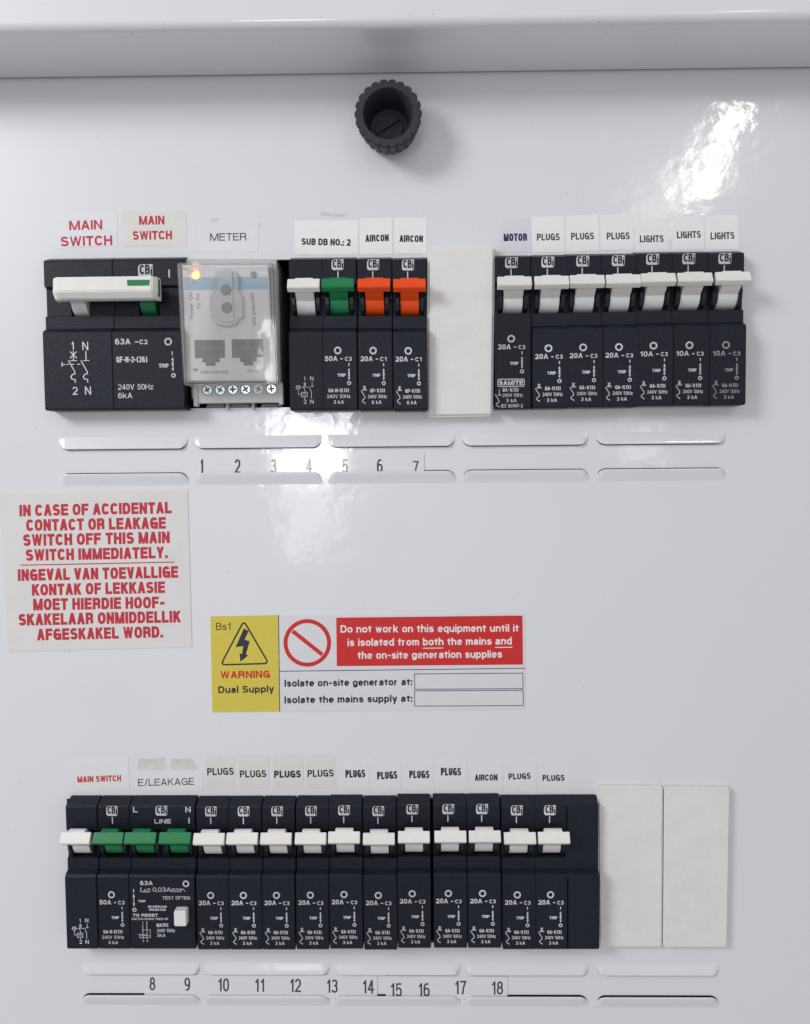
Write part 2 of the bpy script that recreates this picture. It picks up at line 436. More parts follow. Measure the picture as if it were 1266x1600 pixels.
def stroke_quads(pts, hw, closed=False, ext=0.0):
    """Mitred ribbon along pts (2D) -> list of quads."""
    P = [Vector(p) for p in pts]
    Q = [P[0]]
    for p in P[1:]:
        if (p - Q[-1]).length > 1e-6:
            Q.append(p)
    P = Q
    n = len(P)
    if n < 2:
        return []
    if not closed and ext > 0:
        P[0] = P[0] + (P[0] - P[1]).normalized() * ext
        P[-1] = P[-1] + (P[-1] - P[-2]).normalized() * ext
    Lf, Rt = [], []
    for k in range(n):
        a = P[k - 1] if (k > 0 or closed) else None
        c = P[(k + 1) % n] if (k < n - 1 or closed) else None
        d1 = (P[k] - a).normalized() if a is not None else None
        d2 = (c - P[k]).normalized() if c is not None else None
        d1 = d1 or d2; d2 = d2 or d1
        n1 = Vector((-d1.y, d1.x)); n2 = Vector((-d2.y, d2.x))
        nn = n1 + n2
        if nn.length < 1e-4:
            nn = n1
        nn.normalize()
        s = hw / max(0.42, nn.dot(n1))
        Lf.append(P[k] + nn * s); Rt.append(P[k] - nn * s)
    return [(Lf[k], Rt[k], Rt[(k + 1) % n], Lf[(k + 1) % n]) for k in range(n if closed else n - 1)]


def letter_polys(s, width, cap, weight, space=0.115, word=0.60):
    """Quads (2D) of the string set from x=0..width, baseline y=0, cap height cap; weight = stem/cap."""
    sw = weight * cap
    hw = sw / 2
    # natural advance widths
    nat, xs = 0.0, []
    for i, ch in enumerate(s):
        if ch == ' ':
            nat += word; continue
        w = G[ch][0]
        if i and s[i - 1] != ' ':
            nat += space
        xs.append((ch, nat, w, i)); nat += w
    n_st = 1  # outermost stems add one stem width in total
    # solve for k: k*nat + (stem widths kept rigid) = width
    rigid = sw * len(xs)
    k = (width - rigid) / max(nat, 1e-6) if nat > 0 else 0
    gapfix = 0
    out = []
    x_run, cnt = 0.0, 0
    for ch, x, w, i in xs:
        x0 = x * k + cnt * sw + hw
        wd = w * k
        cnt += 1
        quads_all = []
        fx = lambda u: x0 + u * wd
        fy = lambda v: hw + v * (cap - sw)
        for typ, d in G[ch][1]:
            if typ == 'd':
                a, b, c, e = d
                A = (fx(a), b * cap if b < .99 else cap); C = (fx(c), e * cap if e < .99 else cap)
                dx, dy = C[0] - A[0], C[1] - A[1]
                hh = hw * math.hypot(dx, dy) / max(abs(dy), 1e-6)
                hh = min(hh, hw * 1.7)
                if ch in 'MWNw' and weight > .16:
                    hh *= .80
                quads_all.append([(Vector((A[0] - hh, A[1])), Vector((A[0] + hh, A[1])), Vector((C[0] + hh, C[1])), Vector((C[0] - hh, C[1])))])
            else:
                pts = [(fx(u) if wd > 0 else x0, fy(v)) for u, v in d]
                quads_all.append(stroke_quads(pts, hw, closed=(typ == 'o'), ext=hw if typ == 'l' else 0.0))
        out.append(quads_all)
    return out


def put_text(mb, s, width, cap, weight, m, fmap, h, space=0.115, word=0.60):
    """fmap maps text coordinates (u right, v up) to panel (x, y)."""
    for gi, glyph in enumerate(letter_polys(s, width, cap, weight, space, word)):
        for si, quads in enumerate(glyph):
            hh = h + 0.004 * si
            for q in quads:
                pts = []
                for p in q:
                    x, y = fmap(p.x, p.y)
                    pts.append((x, y, hh))
                ar = sum(pts[i][0] * pts[(i + 1) % 4][1] - pts[(i + 1) % 4][0] * pts[i][1] for i in range(4))
                if ar < 0:
                    pts.reverse()
                if abs(ar) > 1e-9:
                    mb.face(pts, m)


def flat(mb, pts, m, h):
    ar = sum(pts[i][0] * pts[(i + 1) % len(pts)][1] - pts[(i + 1) % len(pts)][0] * pts[i][1] for i in range(len(pts)))
    mb.face([(p[0], p[1], h) for p in (pts if ar > 0 else reversed(pts))], m)


def ribbon(mb, pts, w, m, h, closed=False, ext=0.0):
    for q in stroke_quads(pts, w / 2, closed, ext):
        flat(mb, [(p.x, p.y) for p in q], m, h)


class Art:
    """Printing in a drawing frame (zoom pixels, y down) mapped onto local panel mm."""
    def __init__(self, mb, m, fx, h):
        self.mb, self.m, self.fx, self.h = mb, m, fx, h

    def t(self, s, x0, x1, y, cap, w=.17, y1=None, **k):
        y1 = y if y1 is None else y1
        ln = math.hypot(x1 - x0, y1 - y)
        ux, uy = (x1 - x0) / ln, (y1 - y) / ln
        m = k.pop('m', self.m); h = k.pop('h', self.h)
        put_text(self.mb, s, ln, cap, w, m, lambda u, v: self.fx(x0 + ux * u + uy * v, y + uy * u - ux * v), h, **k)

    def r(self, pts, w, closed=False, m=None, h=None, ext=0.0):
        for q in stroke_quads(pts, w / 2, closed, ext):
            flat(self.mb, [self.fx(p.x, p.y) for p in q], m or self.m, h or self.h)

    def f(self, pts, m=None, h=None):
        flat(self.mb, [self.fx(*p) for p in pts], m or self.m, h or self.h)

    def ring(self, cx, cy, ro, ri, **k):
        r = (ro + ri) / 2
        self.r([(cx + r * math.cos(a * math.pi / 14), cy + r * math.sin(a * math.pi / 14)) for a in range(28)], ro - ri, closed=True, **k)


# ------------------------------------------------------------------ the cover panel, its pressed lips, the frame
def grid_panel():
    x0, x1 = at(-260, 800).x, at(1520, 800).x
    yt, yb = at(600, 95).y, at(600, 1800).y
    hu = (at(79, 520).x, at(1152, 520).x, at(600, 635).y, at(600, 403.5).y)
    hl = (at(108, 1360).x, at(1120, 1360).x, at(600, 1473).y, at(600, 1247).y)
    mb = MB()

    def slab(a, b, c, d):
        mb.box(a, b, c, d, -1.5, 0.0, ENAMEL)
    slab(x0, x1, hu[3], yt)
    slab(x0, hu[0], hu[2], hu[3]); slab(hu[1], x1, hu[2], hu[3])
    slab(x0, x1, hl[3], hu[2])
    slab(x0, hl[0], hl[2], hl[3]); slab(hl[1], x1, hl[2], hl[3])
    slab(x0, x1, yb, hl[2])
    # weld the slabs into one plate
    o = mb.build('cover_panel')
    me = o.data
    b = bmesh.new(); b.from_mesh(me)
    bmesh.ops.remove_doubles(b, verts=b.verts, dist=1e-6)
    # drop inner faces shared by two slabs
    seen = {}
    for f in b.faces:
        seen.setdefault(tuple(sorted(v.index for v in f.verts)), []).append(f)
    bmesh.ops.delete(b, geom=[f for fs in seen.values() if len(fs) > 1 for f in fs], context='FACES_ONLY')
    b.to_mesh(me); b.free()
    return tag(o, 'glossy white enamelled metal cover panel that all the breakers come through', 'cover panel')


panel = grid_panel()


def lip(xl, xr, y_open, up):
    """Pressed lip of the cover: bulges out towards its open edge; up = open edge faces up."""
    c0, c1 = at(xl, y_open), at(xr, y_open)
    w = c1.x - c0.x
    dep, H, R = 4.6, 1.2, 3.4
    sg = -1.0 if up else 1.0        # direction from the open edge to the closed edge
    nu, nv = 44, 12
    us = []
    for k in range(nu + 1):
        t = k / nu
        us.append(0.5 - 0.5 * math.cos(math.pi * t) if False else t)
    # denser near the two ends
    us = [0.0] + [0.0 + 0.09 * (j / 12) for j in range(1, 13)] + [0.09 + 0.82 * j / 8 for j in range(1, 8)] + [0.91 + 0.09 * j / 12 for j in range(0, 13)]
    mb = MB()
    rows = []
    for u in us:
        x = u * w
        e = min(x, w - x)
        if e < R:
            cut = R - math.sqrt(max(0.0, R * R - (R - e) ** 2))
        else:
            cut = 0.0
        cut = min(cut, dep - 0.25) * 1.05
        cut = min(cut, dep - 0.2)
        col = []
        for j in range(nv + 1):
            v = cut + (dep - cut) * j / nv       # distance from the open edge line
            q = (dep - v) / 4.4
            q = max(0.0, min(1.0, q))
            hgt = H * (0.35 * q * q * (3 - 2 * q) + 0.65 * (q + q * (1 - q) * 0.25)) * min(1.0, 0.35 + e / 3.0)
            col.append((c0.x + x, c0.y + sg * v, hgt + 0.01))
        rows.append(col)
    T = 0.55
    b = bmesh.new()
    tv = [[b.verts.new(p) for p in c] for c in rows]
    bv = [[b.verts.new((p[0], p[1], max(0.004, p[2] - T))) for p in c] for c in rows]
    for i in range(len(rows) - 1):
        for j in range(nv):
            b.faces.new((tv[i][j], tv[i + 1][j], tv[i + 1][j + 1], tv[i][j + 1]))
            b.faces.new((bv[i][j], bv[i][j + 1], bv[i + 1][j + 1], bv[i + 1][j]))
        b.faces.new((tv[i][0], bv[i][0], bv[i + 1][0], tv[i + 1][0]))
    bmesh.ops.recalc_face_normals(b, faces=b.faces)
    mb.bm(b, ENAMEL, smooth=True)
    # near-black sheet that paints in the shade of the gap under the lip
    pts = [(c[0][0], c[0][1] - sg * 0.30) for c in rows] + [(rows[-1][0][0] - 0.6, c1.y + sg * (dep - .5) + (c0.y - c1.y)), (rows[0][0][0] + 0.6, c0.y + sg * (dep - .5))]
    pts = pts[1:-3] + pts[-2:]
    flat(mb, pts, GAP, 0.006)
    o = mb.build('label_lip', panel)
    return o


for xl, xr in ((93, 294), (304, 503), (513, 711), (722, 919), (931, 1133)):
    k = (0.5 * (xl + xr) - 193) / 838.0
    lip(xl, xr, 702.8 - 8.2 * k, False)
    lip(xl + 1, xr + 1, 740.8 - 7.6 * k, True)
for xl, xr in ((128, 313), (319, 515), (522, 719), (726, 919), (932, 1123)):
    k = (0.5 * (xl + xr) - 175) / 852.0
    lip(xl, xr, 1520 + 2.0 * k, False)
    lip(xl, xr, 1552.5 + 3.5 * k, True)

# dark inside of the enclosure
mb = MB()
a, b_ = at(20, 330), at(1230, 1540)
mb.box(a.x, b_.x, b_.y, a.y, -62, -60, DARK)
mb.box(a.x - 2, a.x, b_.y, a.y, -60, -1.6, DARK); mb.box(b_.x, b_.x + 2, b_.y, a.y, -60, -1.6, DARK)
mb.box(a.x, b_.x, a.y, a.y + 2, -60, -1.6, DARK); mb.box(a.x, b_.x, b_.y - 2, b_.y, -60, -1.6, DARK)
mb.box(a.x, b_.x, at(600, 690).y, at(600, 688).y, -60, -1.6, DARK)
tag(mb.build('enclosure_interior'), None, None, kind='structure')


def frame_rail():
    p0, p1 = at(0, 124), at(1266, 107)
    ang = math.atan2(p1.y - p0.y, p1.x - p0.x)
    mid = (p0 + p1) / 2
    th = thing('enclosure_frame', (mid.x, mid.y, 0), 'white painted metal frame rail of the enclosure overhanging the top of the panel', 'frame')
    th.rotation_euler = (0, -ang, 0)
    mb = MB()
    prof = [(0.0, 1.2)]
    R = 3.0
    Hh, tilt = 31.0, 0.6
    for k in range(9):
        t = k / 8 * math.pi / 2
        prof.append((tilt + R - R * math.cos(t), Hh - R + R * math.sin(t)))
    prof += [(60.0, Hh - 4.0), (60.0, 1.2)]
    b = bmesh.new()
    rv = [[b.verts.new((x, p[0], p[1])) for p in prof] for x in (-260, 260)]
    n = len(prof)
    for k in range(n):
        b.faces.new((rv[0][k], rv[0][(k + 1) % n], rv[1][(k + 1) % n], rv[1][k]))
    b.faces.new(rv[0]); b.faces.new(list(reversed(rv[1])))
    bmesh.ops.recalc_face_normals(b, faces=b.faces)
    mb.bm(b, ENAMEL, smooth=False)
    for i in range(len(mb.f)):
        mb.s[i] = len(mb.f[i]) == 4
    o = mb.build('rail', th)
    o.data.set_sharp_from_angle(angle=math.radians(35))
    mb = MB()
    mb.box(-260, 260, 0.5, 6.0, 0.02, 1.15, GAP)  # black strip added to paint the shade in the gap behind the rail
    mb.build('gap_shade_strip', th)


frame_rail()


# ------------------------------------------------------------------ breakers
def px_frame(cx, cy0, sc, y0=-26.5):
    return lambda zx, zy: ((zx - cx) / sc, y0 - (zy - cy0) / sc)


def body_mesh(mb, x0, x1, step=True, slots=(), plain=False, brackets=True):
    """Black moulded breaker housing from x0 to x1 with a toggle well at each slot centre."""
    top = [(0.85, -3.0), (0.85, 0.6), (0.55, 1.4), (-0.95, 5.25), (-1.6, 5.5)]
    hF = 8.0 if step else 6.9
    if step:
        low = [(-25.7, 5.3), (-26.7, 7.3), (-27.5, hF), (-55.0, hF), (-55.6, hF - .6), (-55.6, -3.0)]
    else:
        low = [(-55.0, hF), (-55.6, hF - .6), (-55.6, -3.0)]
    lip_ = [(-21.3, 5.3)] if step else [(-21.3, 6.6)]
    if plain:
        mb.prism(top + [(-20.0, 5.5)] + low, x0, x1, BLACK, 0.28, 2)
        return
    wall = top + [(-10.4, 5.5), (-11.0, 3.9), (-20.8, 3.9)] + lip_ + low
    well = top + [(-10.3, 5.5), (-10.5, 5.2), (-10.5, -1.0), (-21.1, -1.0)] + lip_ + low
    WW = 3.75
    edges = [x0]
    for c in slots:
        edges += [c - WW, c + WW]
    edges.append(x1)
    for i in range(len(edges) - 1):
        a, b = edges[i], edges[i + 1]
        prof = well if i % 2 else wall
        bm_ = bmesh.new()
        rv = [[bm_.verts.new((x, p[0], p[1])) for p in prof] for x in (a, b)]
        n = len(prof)
        for k in range(n):
            bm_.faces.new((rv[0][k], rv[1][k], rv[1][(k + 1) % n], rv[0][(k + 1) % n]))
        if i % 2 == 0:
            bm_.faces.new(rv[0]); bm_.faces.new(list(reversed(rv[1])))
        bmesh.ops.recalc_face_normals(bm_, faces=bm_.faces)
        if i % 2:
            # an open strip: make sure its faces look outwards
            f0 = max(bm_.faces, key=lambda f: f.calc_center_median().z)
            if f0.normal.z < 0:
                bmesh.ops.reverse_faces(bm_, faces=bm_.faces)
        ends = [x for x in (x0, x1) if abs(x - a) < 1e-6 or abs(x - b) < 1e-6]
        es = [e for e in bm_.edges if len(e.link_faces) == 2 and e.calc_face_angle(0) > .5
              and any(abs(e.verts[0].co.x - x) < 1e-6 and abs(e.verts[1].co.x - x) < 1e-6 for x in ends)]
        if es and i % 2 == 0:
            bmesh.ops.bevel(bm_, geom=es, offset=0.24, segments=2, affect='EDGES', clamp_overlap=True)
        mb.bm(bm_, BLACK)
    if brackets:
        # curved guard either side of each toggle drum
        pr = [(-11.3, 3.0), (-11.8, 5.6), (-13.2, 6.9), (-15.2, 7.4), (-17.4, 7.0), (-19.4, 5.9), (-20.7, 4.3), (-20.9, 3.0)]
        for c in slots:
            for sgn in (-1, 1):
                xa, xb = sorted((c + sgn * 3.8, c + sgn * 5.15))
                mb.prism(pr, xa, xb, BLACKG, 0.22)
                mb.disc(c + sgn * 5.75, -14.6, 0.5, 3.95, 4.6, BLACKG, 12, .1)


def logo(art, cx, cy, s=1.0):
    """Maker's mark: white rounded plate with the black letters CBi; cx,cy in the art frame, 15 px per mm."""
    x0, x1, y0, y1 = cx - 34 * s, cx + 33 * s, cy - 29 * s, cy + 29 * s
    pl = [(x0 + 12 * s, y0), (x1, y0), (x1, y1 - 10 * s), (x1 - 3 * s, y1 - 4 * s), (x1 - 9 * s, y1), (x0 + 9 * s, y1), (x0 + 3 * s, y1 - 4 * s), (x0, y1 - 12 * s), (x0, y0 + 16 * s), (x0 + 4 * s, y0 + 5 * s)]
    art.f(pl)
    h = art.h + 0.02
    yb = cy + 16 * s
    art.t('C', x0 + 7 * s, x0 + 29 * s, yb, 43 * s, .19, m=BLACK, h=h)
    art.t('B', x0 + 32 * s, x0 + 54 * s, yb, 43 * s, .185, m=BLACK, h=h)
    art.t('i', x0 + 57 * s, x0 + 65 * s, yb + 5 * s, 40 * s, .19, m=BLACK, h=h)


def trip(a, x, y0=870, tx=(531, 575), right=False):
    a.r([(x, y0), (x, y0 + 16)], 5)
    a.r([(x, y0 + 30), (x, y0 + 90)], 4)
    for yy, s in ((y0 + 27, 1), (y0 + 42, 1), (y0 + 93, -1), (y0 + 78, -1)):
        a.f([(x, yy), (x + 6.5, yy + 15 * s), (x - 6.5, yy + 15 * s)], h=a.h + .01 + .004 * s)
    a.ring(x, y0 + 108, 11, 5.5)
    a.t('TRIP', tx[0], tx[1], y0 + 73, 17, .24)


def pole_print(a, amp, curve, model, ka, dy=0, samite=False):
    a.ring(537, 801 + dy, 20.5, 12)
    a.t(amp, 467, 535, 858 + dy, 27, .21)
    a.t('-', 549, 566, 858 + dy, 27, .2)
    a.t(curve, 575, 611, 858 + dy, 22, .20)
    trip(a, 594, 870 + dy)
    if not samite:
        for k in range(4):
            an = math.pi * k / 4 + math.pi / 2
            if k == 2:
                continue
            a.r([(487 - 11 * math.cos(an), 1001 - 11 * math.sin(an)), (487 + 11 * math.cos(an), 1001 + 11 * math.sin(an))], 3.2, h=a.h + .004 * k)
        a.r([(474, 1014), (501, 1014)], 4, h=a.h + .016)
        a.r([(479, 1008), (496, 1008)], 3, h=a.h + .02)
        a.r([(468, 1017), (489, 1050), (487, 1060), (477, 1066), (474, 1074), (480, 1081), (489, 1083), (489, 1090)], 3.6)
        a.t(model, 518, 600, 1027, 20, .2)
        a.t('240V 50Hz', 505, 610, 1059, 19, .14)
        a.t(ka, 527, 580, 1090, 19, .17)
    else:
        a.r([(472, 963), (600, 963), (606, 969), (606, 996), (600, 1002), (472, 1002), (466, 996), (466, 969)], 5, closed=True, h=a.h)
        a.t('SAMITE', 472, 600, 995, 25, .28, h=a.h + .01)
        a.t(model, 490, 575, 1030, 20, .2)
        a.t('240V 50Hz', 492, 598, 1059, 19, .14)
        a.t(ka, 510, 566, 1088, 19, .17)
        a.t('IEC 60947-2', 484, 598, 1117, 19, .15)
        a.r([(474, 1018), (474, 1048)], 3.5); a.r([(465, 1049), (488, 1049)], 3.5, h=a.h + .005)
        a.r([(452, 1045), (473, 1080), (471, 1088), (460, 1094), (457, 1102), (464, 1108), (473, 1110), (473, 1116)], 3.6)


C1F = px_frame(548, 685, 15.05)


def lever_mesh(m):
    mb = MB()
    bar = [(-9.0, 10.4), (-12.2, 12.2), (-12.5, 12.2), (-13.7, 10.6), (-13.5, 9.4), (-9.4, 9.3)]
    mb.prism(bar, -5.87, 5.87, m, 0.28, 2)
    neck = [(-8.5, 8.2), (-8.6, 9.9), (-13.6, 10.0), (-14.7, 8.6), (-16.3, 6.2), (-13.5, 4.0), (-10.7, 5.8)]
    mb.prism(neck, -3.35, 3.35, m, 0.2, 2)
    return mb


def drum_mesh(m):
    mb = MB()
    c, r = (-15.0, 0.7), 5.95
    prof = [(c[0] + r * math.cos(t), c[1] + r * math.sin(t)) for t in [math.radians(a) for a in range(50, 200, 6)]]
    prof.append((c[0], c[1] - 1.5))
    b = bmesh.new()
    rv = [[b.verts.new((x, p[0], p[1])) for p in prof] for x in (-3.35, 3.35)]
    n = len(prof)
    for k in range(n):
        b.faces.new((rv[0][k], rv[0][(k + 1) % n], rv[1][(k + 1) % n], rv[1][k]))
    b.faces.new(rv[0]); b.faces.new(list(reversed(rv[1])))
    bmesh.ops.recalc_face_normals(b, faces=b.faces)
    mb.bm(b, m, smooth=True)
    return mb


CACHE = {}


def cached(key, name, fn, parent, loc=(0, 0, 0)):
    """First call builds the mesh; later calls add an object that shares it."""
    if key in CACHE:
        o = CACHE[key].copy()
        COL.objects.link(o)
    else:
        o = fn().build(name)
        if name in ('drum',):
            o.data.set_sharp_from_angle(angle=math.radians(40))
        CACHE[key] = o
    o.parent = parent
    o.location = V(*loc)
    return o


def add_toggle(root, x, color, tweak=(0, 0)):
    lm = {'cream': CREAM, 'green': GREEN, 'orange': ORANGE}[color]
    dm = {'cream': DRUMW, 'green': GREEN, 'orange': ORANGE}[color]
    t = cached(('lever', color), 'toggle', lambda: lever_mesh(lm), root, (x + tweak[0], tweak[1], 0))
    cached(('drum', color), 'drum', lambda: drum_mesh(dm), t)
    return t


def single_body(kind):
    def fn():
        mb = MB()
        ink = FADED if kind == '10A faded' else PRINT
        if kind == 'motor':
            body_mesh(mb, -6.24, 6.24, False, (0,))
            hf = 6.93
        else:
            body_mesh(mb, -6.24, 6.24, True, (0,))
            hf = 8.03
        a = Art(mb, ink, C1F, hf)
        if kind == 'C1':
            pole_print(a, '20A', 'C1', 'QF-1(13)', '6 kA')
        elif kind == 'motor':
            pole_print(a, '20A', 'C3', 'QA-1(13)', '3 kA', dy=-57, samite=True)
        elif kind.startswith('10A'):
            pole_print(a, '10A', 'C3', 'QA-1(13)', '3 kA')
        else:
            pole_print(a, '20A', 'C3', 'QA-1(13)', '3 kA')
        u = Art(mb, PRINT, C1F, 5.53)
        logo(u, 541, 331)
        u.r([(538, 366), (538, 404)], 6)
        return mb
    return fn


def root_from_circle(cx, cy):
    p = at(cx, cy, 8.0)
    return (p.x + 0.73, p.y + 34.2, 0.0)


def single(cx, cy, kind, color, label, group, sx=1.0, tw=(0, 0)):
    r = thing('circuit_breaker', root_from_circle(cx, cy), label, 'circuit breaker', group)
    r.scale = (sx, 1, 1)
    r.rotation_euler = (0, random.uniform(-.004, .004), 0)
    cached(('body', kind), 'body', single_body(kind), r)
    add_toggle(r, 0, color, tw)
    return r


# upper row, singles
GU = 'single pole breakers in the upper row'
single(582.9, 547.8, 'C1', 'orange', 'breaker with orange toggle touching the green-toggled breaker, under an AIRCON sticker', GU, 0.99)
single(637.6, 548.3, 'C1', 'orange', 'breaker with orange toggle right against the raised white blank', GU, 0.99)
single(799.8, 545.0, 'motor', 'cream', 'breaker marked SAMITE under the MOTOR sticker, without a step in its face', GU, 1.03)
single(856.8, 544.2, '20A', 'cream', 'upper row 20A breaker with cream toggle next to the SAMITE breaker', GU, 1.04)
single(911.5, 542.8, '20A', 'cream', 'middle of the three 20A breakers under the PLUGS stickers of the upper row', GU, 1.04)
single(967.2, 542.2, '20A', 'cream', 'upper row 20A breaker with cream toggle beside the first 10A breaker', GU, 1.04)
single(1020.9, 540.1, '10A', 'cream', '10A breaker with cream toggle beside the 20A breakers, under the lowest LIGHTS sticker', GU, 1.04)
single(1077.6, 539.4, '10A', 'cream', 'middle of the three 10A breakers under LIGHTS stickers', GU, 1.04)
single(1134.2, 539.1, '10A faded', 'cream', 'end breaker of the upper row with worn faded 10A printing', GU, 1.04, (0.45, 0.2))

# lower row, singles
GL = 'single pole breakers in the lower row'
names = ['first', 'second', 'third', 'fourth', 'fifth', 'sixth', 'seventh', 'eighth']
low = [(328.8, 1399.0), (380.0, 1399.0), (432.6, 1399.0), (485.6, 1398.6), (537.4, 1397.6), (591.0, 1399.0), (644.4, 1396.4), (700.8, 1396.0)]
for i, (cx, cy) in enumerate(low):
    lb = f'lower row 20A breaker with cream toggle, {names[i]} to the right of the earth leakage unit'
    single(cx, cy, '20A', 'cream', lb, GL, 0.985 if i < 4 else 1.0, (random.uniform(-.12, .12), random.uniform(-.12, .12)))
single(753.6, 1396.0, '20A', 'cream', 'lower row 20A breaker with cream toggle under the only AIRCON sticker there', GL, 1.0, (.05, 0))
single(808.0, 1398.2, '20A', 'cream', 'lower row 20A breaker, second to the left of the plain black filler', GL, 1.0, (0, -.1))
single(860.0, 1398.0, '20A', 'cream', 'lower row 20A breaker with cream toggle touching the plain black filler', GL, 0.99, (.1, -.05))


def tiny_schematic(a, ox, oy, s=1.0):
    q = lambda x, y: (ox + x * s, oy + y * s)
    a.t('1', ox - 3 * s, ox + 5 * s, oy, 22 * s, .15)
    a.t('N', ox + 32 * s, ox + 51 * s, oy, 22 * s, .15)
    a.r([q(2, 8), q(2, 32)], 3 * s); a.r([q(-6, 14), q(10, 30)], 2.6 * s, h=a.h + .004); a.r([q(10, 14), q(-6, 30)], 2.6 * s, h=a.h + .008)
    a.r([q(43, 8), q(43, 30)], 3 * s); a.r([q(34, 32), q(52, 32)], 3 * s, h=a.h + .004)
    a.r([q(-52, 36), q(30, 36)], 2.4 * s, h=a.h + .012)
    a.r([q(-44, 28), q(-26, 28), q(-26, 45), q(-44, 45)], 3 * s, closed=True)
    a.r([q(-35, 48), q(-35, 74)], 2.4 * s); a.r([q(-35, 75), q(-18, 75)], 2.4 * s, h=a.h + .004)
    a.r([q(-18, 64), q(15, 64), q(15, 88), q(-18, 88)], 3 * s, closed=True)
    a.r([q(-8, 82), q(-8, 72), q(4, 72), q(4, 82)], 2.4 * s)
    a.r([q(-4, 36), q(4, 62)], 3 * s, h=a.h + .016); a.r([q(0, 90), q(0, 102)], 3 * s)
    a.r([q(28, 38), q(38, 62), q(38, 98)], 3 * s)
    a.t('2', ox - 6 * s, ox + 10 * s, oy + 126 * s, 22 * s, .15)
    a.t('N', ox + 30 * s, ox + 50 * s, oy + 126 * s, 22 * s, .15)


def two_pole(p1, p2, label, sx):
    """50A two pole breaker: neutral pole with a cream toggle, live pole with a green one."""
    w1, w2 = at(*p1, 8.0), at(*p2, 8.0)
    cx, cy = (w1.x + w2.x) / 2, (w1.y + w2.y) / 2
    hp = (w2.x - w1.x) / 2 / sx
    r = thing('main_breaker', (cx, cy + 34.2, 0), label, 'circuit breaker', 'two pole breakers with a cream and a green toggle')
    r.scale = (sx, 1, 1)

    def fn(side):
        def f():
            mb = MB()
            body_mesh(mb, -6.24, 6.24, True, (0,))
            if side < 0:
                a = Art(mb, PRINT, px_frame(548 - 380, 685, 15.05), 8.03)
                tiny_schematic(a, 157, 962)
            else:
                a = Art(mb, PRINT, C1F, 8.03)
                b0 = px_frame(548, 685, 15.05)
                a.ring(537, 801, 20.5, 12)
                a.t('50A', 464, 535, 858, 27, .21); a.t('-', 549, 566, 858, 27, .2); a.t('C3', 576, 614, 858, 22, .2)
                trip(a, 598, 870, (533, 579))
                a.t('QA-N-2(13)', 482, 597, 1027, 20, .2)
                a.t('240V 50Hz', 474, 604, 1059, 19, .14)
                a.t('3 kA', 510, 568, 1090, 19, .17)
                u = Art(mb, PRINT, C1F, 5.53)
                logo(u, 539, 331); u.r([(540, 366), (540, 404)], 6)
            return mb
        return f
    cached(('p1',), 'neutral_pole', fn(-1), r, (-hp, 0, 0))
    cached(('p2',), 'live_pole', fn(1), r, (hp, 0, 0))
    add_toggle(r, -hp - 0.1, 'cream'); add_toggle(r, hp - 0.1, 'green')
    return r


two_pole((478.2, 547.8), (531.0, 547.8), 'two pole 50A breaker between the meter and the orange toggles, under SUB DB NO.: 2', 0.985)
two_pole((126.6, 1398.0), (177.2, 1398.0), 'two pole 50A breaker starting the lower row, under its MAIN SWITCH sticker', 0.96)


